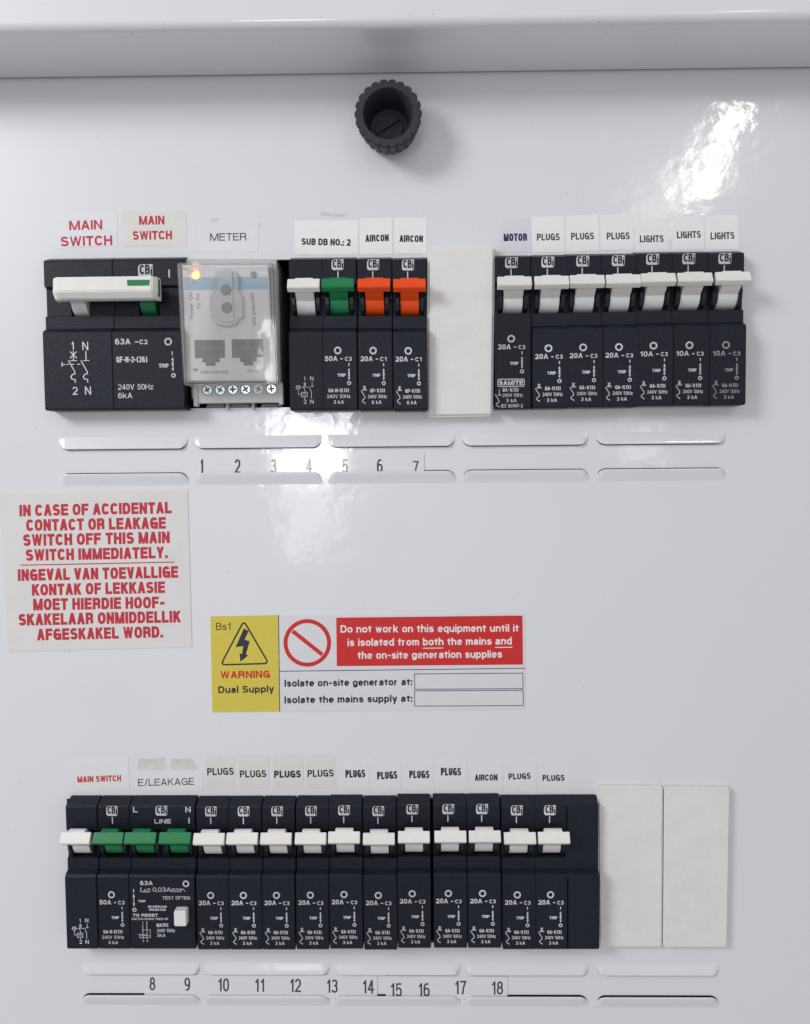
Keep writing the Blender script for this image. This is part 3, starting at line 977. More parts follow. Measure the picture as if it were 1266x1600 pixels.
def earth_leakage():
    p = at(253.4, 1398, 8.0)
    r = thing('earth_leakage_unit', (p.x, p.y + 34.2, 0), 'double-width breaker with two green toggles and a cream test button, under E/LEAKAGE', 'earth leakage breaker')
    mb = MB()
    sc = 20.5
    hw = 12.35
    body_mesh(mb, -hw, hw, True, (-6.3, 6.3))
    # printing, measured on a 5x enlargement (centre x 867, ring centre y 1140 <-> -34.2)
    fr = lambda zx, zy: ((zx - 867) / sc, -34.2 - (zy - 1140) / sc)
    a = Art(mb, PRINT, fr, 8.03)
    a.t('63A', 699, 797, 1064, 34, .2)
    a.ring(1054, 1053, 26, 15)
    a.t('I', 700, 706, 1116, 34, .17)
    a.r([(704, 1117), (775, 1117)], 4); a.r([(724, 1115), (735, 1096), (748, 1115)], 4); a.r([(756, 1114), (756, 1092), (774, 1092), (774, 1117)], 4)
    a.t('0,03A', 795, 936, 1116, 34, .14)
    a.r([(942, 1116), (942, 1094), (1010, 1094), (1010, 1116)], 3.5, closed=True)
    a.r([(948, 1112), (960, 1098), (972, 1112), (984, 1098), (1002, 1112)], 3); a.r([(1014, 1116), (1018, 1094), (1034, 1096), (1046, 1116)], 4)
    a.t('TEST OFTEN', 869, 1083, 1178, 26, .15)
    x = 647
    a.r([(x, 1096), (x, 1122)], 7); a.r([(x, 1132), (x, 1232)], 5)
    for yy, s in ((1130, 1), (1236, -1)):
        a.f([(x, yy), (x + 9, yy + 30 * s), (x - 9, yy + 30 * s)], h=a.h + .01)
    a.ring(650, 1260, 16, 8)
    a.t('TRIP', 680, 738, 1200, 18, .25)
    a.t('NO OVERLOAD', 756, 902, 1243, 17, .25); a.t('PROTECTION', 764, 893, 1268, 17, .25)
    a.t('TO RESET', 636, 830, 1314, 23, .27); a.t('SWITCH DOWN THEN UP', 625, 910, 1341, 17, .2)
    a.t('QA17C', 817, 913, 1396, 28, .25); a.t('240V 50Hz', 819, 960, 1438, 26, .15); a.t('3kA', 819, 887, 1476, 26, .16)
    for xx, s1, s2 in ((711, '1', '2'), (742, 'N', 'N')):
        a.r([(xx, 1372), (xx, 1494)], 4)
        a.t(s1, xx - 5, xx + 6, 1368, 14, .2); a.t(s2, xx - 5, xx + 6, 1515, 14, .2)
    a.r([(700, 1420), (775, 1420)], 3, h=a.h + .006); a.r([(668, 1456), (740, 1456)], 3, h=a.h + .006)
    a.r([(684, 1466), (768, 1466), (768, 1482), (684, 1482)], 3.5, closed=True, h=a.h + .01); a.r([(768, 1424), (768, 1462)], 3)
    u = Art(mb, PRINT, lambda zx, zy: ((zx - 867) / sc, -2.9 - (zy - 485) / sc), 5.53)
    logo(u, 862, 485, 1.36)
    u.t('L', 641, 676, 498, 44, .2); u.t('N', 1048, 1090, 498, 44, .2)
    u.t('LINE', 806, 934, 586, 34, .2); u.r([(1075, 542), (1075, 586)], 10)
    mb.build('body', r)
    add_toggle(r, -6.6, 'green'); add_toggle(r, 6.35, 'green')
    q = at(283, 1433, 10) - Vector((p.x, p.y + 34.2, 0))
    mb = MB()
    mb.box(q.x - 2.35, q.x + 2.35, q.y - 3.0, q.y + 2.9, 7.0, 11.2, CREAM, 0.35)
    mb.build('test_button', r)


earth_leakage()


def filler():
    p = at(911.3, 1398, 8.0)
    r = thing('filler_module', (p.x, p.y + 34.2, 0), 'plain black filler module without toggle or printing, ending the lower row of breakers', 'filler module')
    mb = MB()
    body_mesh(mb, -6.2, 6.2, True, plain=True)
    mb.build('body', r)


filler()


def main_switch():
    p = at(175.6, 547.8, 8.0)
    r = thing('main_switch', (p.x, p.y + 34.2, 0), 'wide black 63A main switch with one long cream handle bar across both halves', 'main switch')
    mb = MB()
    body_mesh(mb, -25.4, -0.06, True, (-12.6,), brackets=False)
    fr = px_frame(740, 912, 18.06)
    a = Art(mb, PRINT, fr, 8.03)
    a.t('1', 468, 488, 1043, 52, .13); a.t('N', 543, 582, 1046, 54, .13)
    a.r([(482, 1050), (482, 1112)], 6); a.r([(460, 1054), (505, 1098)], 6, h=a.h + .005); a.r([(505, 1054), (460, 1098)], 6, h=a.h + .01); a.r([(462, 1114), (505, 1114)], 5, h=a.h + .015)
    a.r([(565, 1052), (565, 1112)], 6); a.r([(545, 1114), (586, 1114)], 5, h=a.h + .005)
    for dx in (0, 82):
        a.r([(449 + dx, 1113), (488 + dx, 1186), (490 + dx, 1200), (472 + dx, 1204), (462 + dx, 1218), (468 + dx, 1234), (490 + dx, 1238), (490 + dx, 1258)], 6.5, h=a.h + .02)
    a.r([(405, 1122), (405, 1152)], 6)
    for x0, x1 in ((405, 428), (436, 452), (466, 486), (504, 526)):
        a.r([(x0, 1138), (x1, 1138)], 5, h=a.h + .025)
    a.t('2', 470, 503, 1337, 52, .13); a.t('N', 552, 592, 1337, 54, .13)
    mb.build('neutral_pole', r)
    mb = MB()
    body_mesh(mb, 0.06, 26.0, True, (12.6,), brackets=False)
    a = Art(mb, PRINT, fr, 8.03)
    a.t('63A', 760, 862, 1012, 38, .2); a.t('-', 888, 918, 1012, 38, .2); a.t('C2', 922, 975, 1012, 30, .2)
    a.ring(1110, 997, 25, 15)
    a.t('QF-N-2-(26)', 764, 970, 1129, 38, .2)
    a.t('240V 50Hz', 771, 1005, 1307, 36, .14); a.t('6kA', 771, 865, 1363, 36, .16)
    a.t('TRIP', 1045, 1110, 1166, 26, .24)
    x = 1137
    a.r([(x - 2, 1060), (x - 2, 1086)], 6); a.r([(x, 1100), (x + 2, 1186)], 5)
    for yy, s in ((1098, 1), (1122, 1), (1190, -1), (1166, -1)):
        a.f([(x, yy), (x + 8, yy + 20 * s), (x - 8, yy + 20 * s)], h=a.h + .01 + .004 * s)
    a.ring(1140, 1217, 15, 7.5)
    u = Art(mb, PRINT, fr, 5.53)
    logo(u, 958, 526, 1.45); u.r([(1114, 520), (1114, 572)], 9)
    mb.build('live_pole', r)
    o = Vector((p.x, p.y + 34.2, 0))
    tl, br = at(80.5, 432, 14) - o, at(250.5, 467, 14) - o
    mb = MB()
    x0, x1 = tl.x, br.x - 1.0
    prof = [(tl.y, 11.0), (tl.y - 0.4, 14.6), (tl.y - 5.6, 15.2), (br.y + 0.4, 13.4), (br.y, 10.6)]
    rings = []
    for x, k in ((x0, 0), (x0 + 2.0, 1), (x1 - 1.6, 1), (x1, 0)):
        rings.append([(x, y, h - (0 if k else 1.6)) for y, h in prof])
    mb.solid(rings, CREAM, 0.3)
    hb = mb.build('handle_bar', r)
    g0, g1 = at(198.5, 437.3, 15) - o, at(234, 447.3, 15) - o
    mb = MB()
    mb.box(g0.x, g1.x, g1.y, g0.y, 14.2, 15.0, GREEN, 0.1)
    mb.build('position_mark', hb)
    mb = MB()
    mb.box(x1 - 0.5, x1 + 0.12, br.y + 1.2, tl.y - 1.0, 10.9, 12.8, GREEN, 0.1)
    mb.build('end_plug', hb)
    for x, m, nm in ((-12.6, CREAM, 'lever'), (12.6, GREEN, 'lever')):
        mb = MB()
        mb.prism([(-9.6, 9.4), (-9.6, 11.5), (-14.6, 11.5), (-16.9, 6.6), (-14.0, 4.0), (-10.8, 5.8)], x - 2.7, x + 2.7, m, 0.2)
        t = mb.build(nm, r)
        mb = MB()
        c, rr = (-15.0, 0.7), 5.95
        pr = [(c[0] + rr * math.cos(math.radians(k)), c[1] + rr * math.sin(math.radians(k))) for k in range(50, 200, 6)] + [(c[0], c[1] - 1)]
        mb.prism(pr, x - 2.7, x + 2.7, m)
        mb.build('drum', t)


main_switch()


# ------------------------------------------------------------------ energy meter
def meter():
    o = at(356, 520, 0)
    r = thing('energy_meter', o, 'grey energy meter behind a clear hinged cover with a glowing amber lamp', 'energy meter')
    q = lambda x, y, h: at(x, y, h) - o
    pts = lambda lst, h: [(q(x, y, h).x, q(x, y, h).y) for x, y in lst]
    # housing
    mb = MB()
    mb.poly(pts([(291, 405.5), (433, 405.5), (440, 622), (301, 624)], 2), -30, 3.0, MGREY, 0.3)
    mb.build('housing', r)
    # face plate with blue band and printing
    HF = 6.0
    mb = MB()
    fp = [(285, 414), (419, 414), (427.5, 594), (292, 595)]
    mb.poly(pts(fp, HF), 3.05, HF, MFACE, 0.2)
    fl = lambda y, m: None
    xl = lambda y: 286.5 + (y - 417) * 7.0 / 174
    xr = lambda y: 417.5 + (y - 417) * 7.5 / 174
    flat(mb, pts([(xl(433), 433.5), (xr(433), 432.5), (xr(453), 452.0), (xl(453), 453.3)], HF), MBLUE, HF + .015)
    a = Art(mb, MTXT, lambda x, y: tuple(q(x, y, HF)[:2]), HF + .03)
    a.t('Power ON', 302.6, 300.6, 498, 5.5, .13, y1=457)
    a.t('Tx Rx', 313.5, 311.5, 483, 5, .13, y1=458)
    a.t('1000 pulse/kWh', 400.5, 396.6, 510, 5.2, .13, y1=457)
    a.t('CARLO GAVAZZI', 313, 357, 583.5, 4.4, .16)
    a.t('ET112', 387, 406, 582.8, 5, .14)
    a.f([(299.6, 576), (310.8, 576), (306.6, 581.6)], m=MPINK)
    mb.build('face_plate', r)
    # moulded pod with two buttons
    mb = MB()
    rnd = [(352.3 + 20.5 * math.cos(t), 437 - 18.5 * math.sin(t)) for t in [math.pi * k / 12 for k in range(13)]]
    pod = rnd + [(332.4, 456), (327.5, 462), (329, 497), (334, 500), (338, 507), (354, 510), (369, 507), (373, 499), (380, 496), (379, 462), (373.4, 456)]
    mb.poly(list(reversed(pts(pod, 7.5))), HF + .1, 7.6, MPOD, 0.3)
    ib = pts([(342.5, 424), (363, 424), (366.5, 503), (345, 504)], 8)
    mb.poly(ib, 7.65, 8.1, MPOD, 0.2)
    flat(mb, pts([(343.6, 434), (362.6, 433.7), (363.2, 452), (344.2, 452.2)], 8.1), MBLUE2, 8.12)
    f2 = pts([(333, 434), (341.5, 434), (342, 452), (333, 452)], 7.6)
    flat(mb, f2, MBLUE, 7.63)
    flat(mb, pts([(364, 433.5), (372, 433.5), (372.4, 452), (364.6, 452)], 7.6), MBLUE, 7.63)
    mb.build('button_pod', r)
    for x, y in ((352.7, 452.6), (354.2, 480.3)):
        c = q(x, y, 8.4)
        mb = MB(); mb.disc(c.x, c.y, 1.9, 8.12, 8.6, MBTN, bevel=.15); mb.build('button', r)
    c = q(306.3, 430.6, HF)
    mb = MB(); mb.disc(c.x, c.y, 1.15, HF + .02, HF + .75, LED, 20, bevel=.25); mb.build('lamp', r)
    c = q(396.5, 429, HF)
    mb = MB(); mb.disc(c.x, c.y, 1.1, HF + .02, HF + .35, MBTN, 20); mb.build('sensor_window', r)
    # two ports: recessed sockets with a stepped outline
    for px_ in ([(303, 530.6), (352.2, 530.2), (353, 560), (344, 560.5), (344.3, 567), (338, 567), (338, 572.5), (321.5, 572.8), (321, 567.3), (316, 567.3), (315.6, 560.6), (304, 560.8)],
                [(361, 529.4), (412, 529), (413, 558.6), (402, 559), (402.2, 565.6), (397, 565.8), (397.2, 571.8), (380, 572.2), (379.6, 566.4), (375, 566.5), (374.4, 559.8), (362, 560)]):
        mb = MB()
        P = pts(px_, HF)
        flat(mb, P, MPORT, HF + .02)
        x0 = min(p[0] for p in P); x1 = max(p[0] for p in P); yt = max(p[1] for p in P)
        for k in range(8):
            xx = x0 + 3.6 + k * 0.95
            flat(mb, [(xx, yt - 3.6), (xx + .35, yt - 3.6), (xx + .35, yt - 2.9), (xx, yt - 2.9)], MGREY, HF + .04)
        cx_ = sum(p[0] for p in P) / len(P)
        ribbon(mb, P, 0.4, MFACE, HF + .05, closed=True)
        mb.build('port', r)
    # terminal block with six screws
    mb = MB()
    HT = 4.2
    mb.poly(pts([(301.5, 598), (441.5, 597), (442.5, 629), (309.3, 630.5)], HT), 3.05, HT, MGREY, 0.25)
    mb.poly(pts([(301.3, 603), (308.8, 603), (309.8, 634.5), (302.5, 635)], 4.6), 2.0, 4.6, MGREY, 0.2)
    mb.poly(pts([(434.5, 600), (441.8, 600), (442.6, 631.5), (436, 632)], 4.6), 2.0, 4.6, MGREY, 0.2)
    mb.poly(pts([(352.8, 629), (357, 629), (357.4, 640), (353.2, 640)], 1.5), -6, 1.5, MGREY, 0.1)
    mb.poly(pts([(392.8, 629), (397, 629), (397.4, 640), (393.2, 640)], 1.5), -6, 1.5, MGREY, 0.1)
    for x0, x1 in ((323, 351), (360, 391), (408, 440)):
        mb.poly(pts([(x0, 631), (x1, 631), (x1 + 1, 642), (x0 - 2, 642)], -2), -9, -2, MBTN, 0.4)
    tb = mb.build('terminal_block', r)
    for i, (x, y) in enumerate(((324, 609.1), (343.9, 609.1), (363.8, 608.3), (383.7, 608.1), (403.7, 607.8), (424, 607.4))):
        c = q(x, y, HT)
        mb = MB()
        mb.disc(c.x, c.y, 2.0, HT + .01, HT + .06, STEEL_D if i != 4 else MGREY, 24)
        mb.disc(c.x + .12, c.y - .05, 1.72, HT + .07, HT + .5, STEEL if i != 4 else MFACE, 24, bevel=.2)
        an = 0.5 + i * 0.55
        mm = STEEL_D if i != 4 else MTXT
        for k in range(2):
            t = an + k * math.pi / 2
            dx, dy = 1.15 * math.cos(t), 1.15 * math.sin(t)
            ribbon(mb, [(c.x + .12 - dx, c.y - .05 - dy), (c.x + .12 + dx, c.y - .05 + dy)], .62, mm, HT + .515 + .006 * k)
        mb.build('screw', tb)
    # clear cover: front pane and four walls
    top, bot = 14.0, 11.5
    oc = [(276.0, 410), (427.6, 409.4), (433.5, 598.5), (286.6, 601)]
    hs = [top, top, bot, bot]
    O3 = [q(x, y, h) for (x, y), h in zip(oc, hs)]
    mb = MB()
    mb.solid([[(p.x, p.y, h - 1.2) for p, h in zip(O3, hs)], [(p.x, p.y, h) for p, h in zip(O3, hs)]], CLEAR, 0.5, 3)
    cc = sum((Vector((p.x, p.y)) for p in O3), Vector((0, 0))) / 4
    cov = mb.build('clear_cover', r)
    mb = MB()
    for k in range(4):
        A, Bp = O3[k], O3[(k + 1) % 4]
        ha, hb = hs[k], hs[(k + 1) % 4]
        d = (Vector((Bp.x, Bp.y)) - Vector((A.x, A.y))).normalized()
        nrm = Vector((d.y, -d.x))
        if nrm.dot(cc - Vector((A.x, A.y))) < 0:
            nrm = -nrm
        t = 1.25
        a0 = Vector((A.x, A.y)) + d * (0.02 if k % 2 else t) + nrm * .05; b0 = Vector((Bp.x, Bp.y)) - d * (0.02 if k % 2 else t) + nrm * .05
        base = 3.3
        mb.solid([[(a0.x, a0.y, z0), (b0.x, b0.y, z1), (b0.x + nrm.x * t, b0.y + nrm.y * t, z1), (a0.x + nrm.x * t, a0.y + nrm.y * t, z0)]
                  for z0, z1 in ((base, base), (ha - 1.25, hb - 1.25))], FROST)
    mb.build('cover_rim', cov)
    mb = MB()
    p = q(305, 418, 9)
    mb.solid([[(q(x, y, h).x, q(x, y, h).y, h) for x, y, h in ((288, 434, z), (303.5, 416.5, z), (304.2, 417.2, z), (288.7, 434.8, z))] for z in (8.0, 8.6)], DRUMW)
    mb.build('lamp_guide', cov)


FROST = mat('frosted_rim_plastic', (0.88, 0.86, 0.85), 0.3, 0.5, var=0.05, vscale=150)
t = FROST.node_tree
bs = t.nodes['Principled BSDF']
tr = t.nodes.new('ShaderNodeBsdfTransparent'); tr.inputs['Color'].default_value = (.95, .95, .95, 1)
mx = t.nodes.new('ShaderNodeMixShader'); mx.inputs['Fac'].default_value = 0.24
t.links.new(tr.outputs[0], mx.inputs[1]); t.links.new(bs.outputs[0], mx.inputs[2])
t.links.new(mx.outputs[0], t.nodes['Material Output'].inputs['Surface'])
meter()


# ------------------------------------------------------------------ white blanks
def blank(quad, h, label, bev, base=-1.0, group=None, m=BLANKW):
    c = at(sum(p[0] for p in quad) / 4, sum(p[1] for p in quad) / 4, 0)
    o = None
    P = [at(x, y, h) - Vector((c.x, c.y, 0)) for x, y in quad]
    mb = MB()
    mb.poly([(p.x, p.y) for p in P], base, h, m, bev, 4)
    o = mb.build('blanking_plate')
    o.location = V(c.x, c.y, 0)
    return tag(o, label, 'blanking plate', group)


GB = 'white blanking plates over unused positions'
blank([(668.0, 384.0), (774.0, 382.5), (770.6, 650.2), (666.8, 651.8)], 4.6, 'raised off-white blanking plate standing between the two upper groups of breakers', 0.9, -1.0, GB)
blank([(934.0, 1229.2), (1037.2, 1229.2), (1035.4, 1481.5), (936.0, 1481.5)], 2.7, 'off-white blanking plate touching the black filler module in the lower row', 0.7, -1.2, GB)
blank([(1039.0, 1230.2), (1142.2, 1231.4), (1137.6, 1482), (1037.0, 1482)], 2.9, 'outer off-white blanking plate at the right end of the lower row', 0.7, -1.2, GB)


# ------------------------------------------------------------------ knob
def knob():
    HK = 13.2
    c = at(606.6, 176.9, HK)
    b0 = at(603, 190, 0)
    c = Vector((c.x, c.y, 0))
    r = thing('fastening_knob', c, 'charcoal ribbed thumb knob with a hollow centre holding the panel below the frame', 'knob')
    N, per = 22, 8
    ring = lambda R, amp, h: [((R + amp * (abs(math.cos(math.pi * k / per)) ** 0.55 - 0.6)) * math.cos(2 * math.pi * k / (N * per)),
                               (R + amp * (abs(math.cos(math.pi * k / per)) ** 0.55 - 0.6)) * math.sin(2 * math.pi * k / (N * per)), h) for k in range(N * per)]
    circ = lambda R, h: [(R * math.cos(2 * math.pi * k / (N * per)), R * math.sin(2 * math.pi * k / (N * per)), h) for k in range(N * per)]
    RO_ = 11.65
    rings = [circ(8.6, 0.05), circ(8.9, 1.6), ring(9.8, 0.75, 2.2), ring(RO_ - .2, 0.95, 12.0), ring(RO_ - .15, .95, 12.7), ring(RO_ - .5, 0.85, HK), circ(8.9, HK), circ(8.6, HK - .3), circ(7.6, 5.0), circ(6.8, .8), circ(0.01, 0.7)]
    b = bmesh.new()
    rv = [[b.verts.new(p) for p in g] for g in rings]
    n = N * per
    for a_, c_ in zip(rv[:-1], rv[1:]):
        for k in range(n):
            b.faces.new((a_[k], a_[(k + 1) % n], c_[(k + 1) % n], c_[k]))
    bmesh.ops.recalc_face_normals(b, faces=b.faces)
    mb = MB()
    mb.bm(b, RUBBER, smooth=True)
    o = mb.build('grip', r)
    o.data.set_sharp_from_angle(angle=math.radians(38))
    # slotted screw at the bottom of the well
    mb = MB()
    an = math.radians(30)
    R, h0, h1, g = 5.0, 0.75, 1.7, 0.34
    for s in (0, math.pi):
        arc = [(R * math.cos(a), R * math.sin(a)) for a in [math.asin(g / R) + (math.pi - 2 * math.asin(g / R)) * k / 20 for k in range(21)]]
        arc = [(x * math.cos(an + s) - y * math.sin(an + s), x * math.sin(an + s) + y * math.cos(an + s)) for x, y in arc]
        mb.poly(arc, h0, h1, RUBBER, 0.12)
    mb.build('slotted_screw', r)


knob()


# ------------------------------------------------------------------ stickers and printed notices
def rounded(quad, rad):
    """Quad in photo pixels with rounded corners."""
    out = []
    n = len(quad)
    for i in range(n):
        p, a, b = Vector(quad[i]), Vector(quad[i - 1]), Vector(quad[(i + 1) % n])
        d1, d2 = (a - p).normalized(), (b - p).normalized()
        for k in range(5):
            t = k / 4
            q = p + d1 * rad * (1 - t) ** 2 + d2 * rad * t ** 2
            out.append((q.x, q.y))
    return out


def sticker(quad, lines, label, m, ink, rad=1.0, cat='sticker', name='label_sticker', group=None, extra=None, h=0.08):
    cx, cy = sum(p[0] for p in quad) / 4, sum(p[1] for p in quad) / 4
    o = at(cx, cy, 0)
    q = lambda x, y: tuple((at(x, y, h) - o)[:2])
    mb = MB()
    pl = [q(*p) for p in rounded(quad, rad)]
    pl = list(reversed(pl))
    mb.poly(pl, 0.012, h, m)
    a = Art(mb, ink, q, h + 0.012)
    for (s, x0, y0, x1, y1, cap, w) in lines:
        a.t(s, x0, x1, y0, cap, w, y1=y1)
    if extra:
        extra(a)
    ob = mb.build(name)
    ob.location = V(o.x, o.y, 0)
    return tag(ob, label, cat, group)


GS = 'circuit name stickers above the breakers'
S = lambda *a, **k: sticker(*a, group=GS, **k)
S([(87.7, 336.3), (183, 333), (183.6, 384), (90, 388)], [('MAIN', 108.5, 359.7, 160.2, 358.3, 14.8, .215), ('SWITCH', 95.2, 385.3, 175.8, 383, 15.4, .215)],
  'white MAIN SWITCH sticker in larger crimson letters above the circuit diagram', PAPER_P, INK_C)
S([(189.6, 330.3), (291, 329), (292, 384), (190.8, 385.3)], [('MAIN', 217.5, 351.2, 257.3, 350.7, 13.8, .225), ('SWITCH', 207.6, 374.9, 269, 374, 13.8, .225)],
  'MAIN SWITCH sticker in red on yellowed film with rounded corners', PAPER_Y, INK_R, rad=4)
S([(300, 351), (404, 350.5), (404, 393), (300, 394)], [('METER', 328.4, 376.4, 385.4, 375.7, 11.8, .145)],
  'white sticker reading METER above the clear cover', PAPER_P, INK_G)
S([(460.7, 345), (559.4, 344), (560, 398), (460.7, 398)], [('SUB DB NO.: 2', 471.2, 382.6, 548, 384.2, 10.6, .235)],
  'white paper sticker reading SUB DB NO.: 2', PAPER, INK)
S([(562.2, 340.5), (612.5, 340.5), (613.4, 397.3), (562.2, 397.3)], [('AIRCON', 571.3, 378, 607.7, 376.9, 10.8, .225)],
  'bright white AIRCON sticker right next to SUB DB NO.: 2', PAPER, INK)
S([(616.2, 340), (666.4, 340), (666.4, 396.2), (616.2, 396.2)], [('AIRCON', 624.2, 378, 661, 378.6, 10.8, .225)],
  'bright white AIRCON sticker at the corner of the raised white blank', PAPER, INK)
S([(783.8, 343.8), (829.2, 340.4), (829.2, 394), (781, 395.4)], [('MOTOR', 787.2, 376.9, 823.9, 376.5, 11.9, .235)],
  'pale lilac sticker reading MOTOR in navy letters', PAPER_L, INK_N)
S([(830.3, 338.7), (881.3, 337.7), (882.3, 394), (832.3, 394.7)], [('PLUGS', 839.1, 376, 874.8, 375.4, 10.9, .205)],
  'upper row PLUGS sticker directly beside MOTOR', PAPER, INK_G)
S([(884, 337), (935, 335.3), (936.6, 392), (885, 393.7)], [('PLUGS', 892.5, 374.7, 928.5, 374, 10.9, .205)],
  'middle one of the three upper row PLUGS stickers', PAPER, INK_G)
S([(938.3, 336.3), (989.3, 334.3), (990.3, 390.3), (939.3, 391.3)], [('PLUGS', 948.2, 374.3, 984.2, 373.7, 10.9, .205)],
  'upper row PLUGS sticker touching the lowest set LIGHTS sticker', PAPER, INK_G)
S([(992.7, 342), (1043.6, 341), (1044.6, 391.3), (993.7, 392)], [('LIGHTS', 999.8, 378.8, 1037.2, 378.4, 11, .205)],
  'LIGHTS sticker whose lettering sits lowest, beside PLUGS', PAPER, INK_G)
S([(1051, 337), (1099.7, 336.3), (1100.6, 389.6), (1051, 390.6)], [('LIGHTS', 1057.9, 372.6, 1095.3, 371.6, 11, .205)],
  'LIGHTS sticker standing between the two other LIGHTS stickers', PAPER, INK_G)
S([(1102, 336.3), (1153.3, 336), (1154, 389.6), (1102.8, 390)], [('LIGHTS', 1110.5, 374.3, 1147.9, 373.3, 11, .205)],
  'LIGHTS sticker at the far right end of the upper row', PAPER, INK_G)

# lower row
S([(106, 1186), (201, 1184), (202, 1235), (106, 1239)], [('MAIN SWITCH', 121.2, 1222.8, 189.6, 1220.6, 9.6, .235)],
  'white sticker with MAIN SWITCH in one small red line', PAPER_P, WARNRED)
S([(208, 1203.5), (317, 1203.5), (317.6, 1236), (208, 1237)], [('E/LEAKAGE', 216, 1228.4, 303.6, 1226.2, 11, .14)],
  'white sticker reading E/LEAKAGE in thin grey letters', PAPER_P, INK_G)
Y4 = [([(321, 1182), (367, 1180), (367.6, 1232), (321, 1233)], (324, 1211.4, 365.4, 1210.6), .20, 'lower PLUGS sticker on greyish film next to E/LEAKAGE'),
      ([(372.4, 1179.6), (421, 1179), (421, 1232), (373.6, 1232.4)], (375, 1215, 416.4, 1214.2), .20, 'greyish PLUGS sticker, the second to the right of E/LEAKAGE'),
      ([(426, 1180.4), (473.6, 1179.6), (475, 1232.4), (426.4, 1233)], (428.6, 1215.4, 470.4, 1214.8), .25, 'greyish PLUGS sticker with the heaviest bold lettering'),
      ([(478.4, 1180), (524, 1179.2), (526, 1232), (478.4, 1232.4)], (480.8, 1214.2, 521.6, 1213.4), .20, 'greyish PLUGS sticker between the heavy bold one and the white ones')]
for qd, (x0, y0, x1, y1), w, lb in Y4:
    S(qd, [('PLUGS', x0, y0, x1, y1, 11.2, w)], lb, PAPER_Y, INK, rad=3.5)
W4 = [([(529, 1191), (577, 1190), (577, 1236), (529, 1236)], (540, 1215.2, 571, 1214.4), 'plain white narrow-lettered PLUGS sticker beside the last greyish one'),
      ([(581.6, 1189.5), (626, 1189), (626, 1236), (581.6, 1236)], (589.6, 1218, 621.2, 1216.6), 'plain white PLUGS sticker, the second after the greyish ones'),
      ([(629, 1187), (677, 1186), (677, 1235), (629, 1235.5)], (639.6, 1216, 671.2, 1216), 'plain white PLUGS sticker, the third after the greyish ones'),
      ([(680, 1186), (729, 1186), (729, 1235), (680, 1235)], (689, 1211.6, 720.6, 1211.6), 'plain white PLUGS sticker whose lettering sits highest, beside AIRCON')]
for qd, (x0, y0, x1, y1), lb in W4:
    S(qd, [('PLUGS', x0, y0, x1, y1, 12.0, .225)], lb, PAPER_P, INK)
S([(733, 1190), (785, 1190), (785, 1237), (733, 1237)], [('AIRCON', 742, 1220, 777.6, 1219.6, 9.8, .225)], 'lower row sticker reading AIRCON', PAPER_P, INK)
S([(788, 1185), (838, 1185), (838, 1237), (788, 1237)], [('PLUGS', 795, 1218.2, 829.4, 1217, 9.6, .225)], 'white PLUGS sticker directly right of the lower AIRCON sticker', PAPER_P, INK)
S([(841, 1186), (890, 1186), (890, 1237), (841, 1237)], [('PLUGS', 848, 1220.4, 882.4, 1220, 9.6, .225)], 'white PLUGS sticker at the right end of the lower row', PAPER_P, INK)

# red safety notice
Z = lambda x, y: (x / 4.084, 760 + y / 4.084)
N_ = [('IN CASE OF ACCIDENTAL', 125, 192, 1097, 172, 74), ('CONTACT OR LEAKAGE', 168, 286, 1060, 270, 75), ('SWITCH OFF THIS MAIN', 148, 381, 1085, 362, 75),
      ('SWITCH IMMEDIATELY.', 165, 476, 1072, 458, 74), ('INGEVAL VAN TOEVALLIGE', 115, 604, 1138, 583, 75), ('KONTAK OF LEKKASIE', 205, 698, 1055, 680, 74),
      ('MOET HIERDIE HOOF-', 213, 792, 1053, 777, 75), ('SKAKELAAR ONMIDDELLIK', 120, 889, 1155, 868, 75), ('AFGESKAKEL WORD.', 237, 983, 1042, 965, 74)]
sticker([(-1.5, 771), (293.3, 765.4), (300, 1011), (13.5, 1018.3)],
        [(s, *Z(x0, y0), *Z(x1, y1), c / 4.084, .245) for s, x0, y0, x1, y1, c in N_],
        'large greyish sticker of red capitals about accidental contact or leakage', NOTICE, INK_R, rad=1.2, cat='notice', name='safety_notice', h=0.2,
        extra=lambda a: a.r([Z(132, 503), Z(1114, 483)], 1.7))


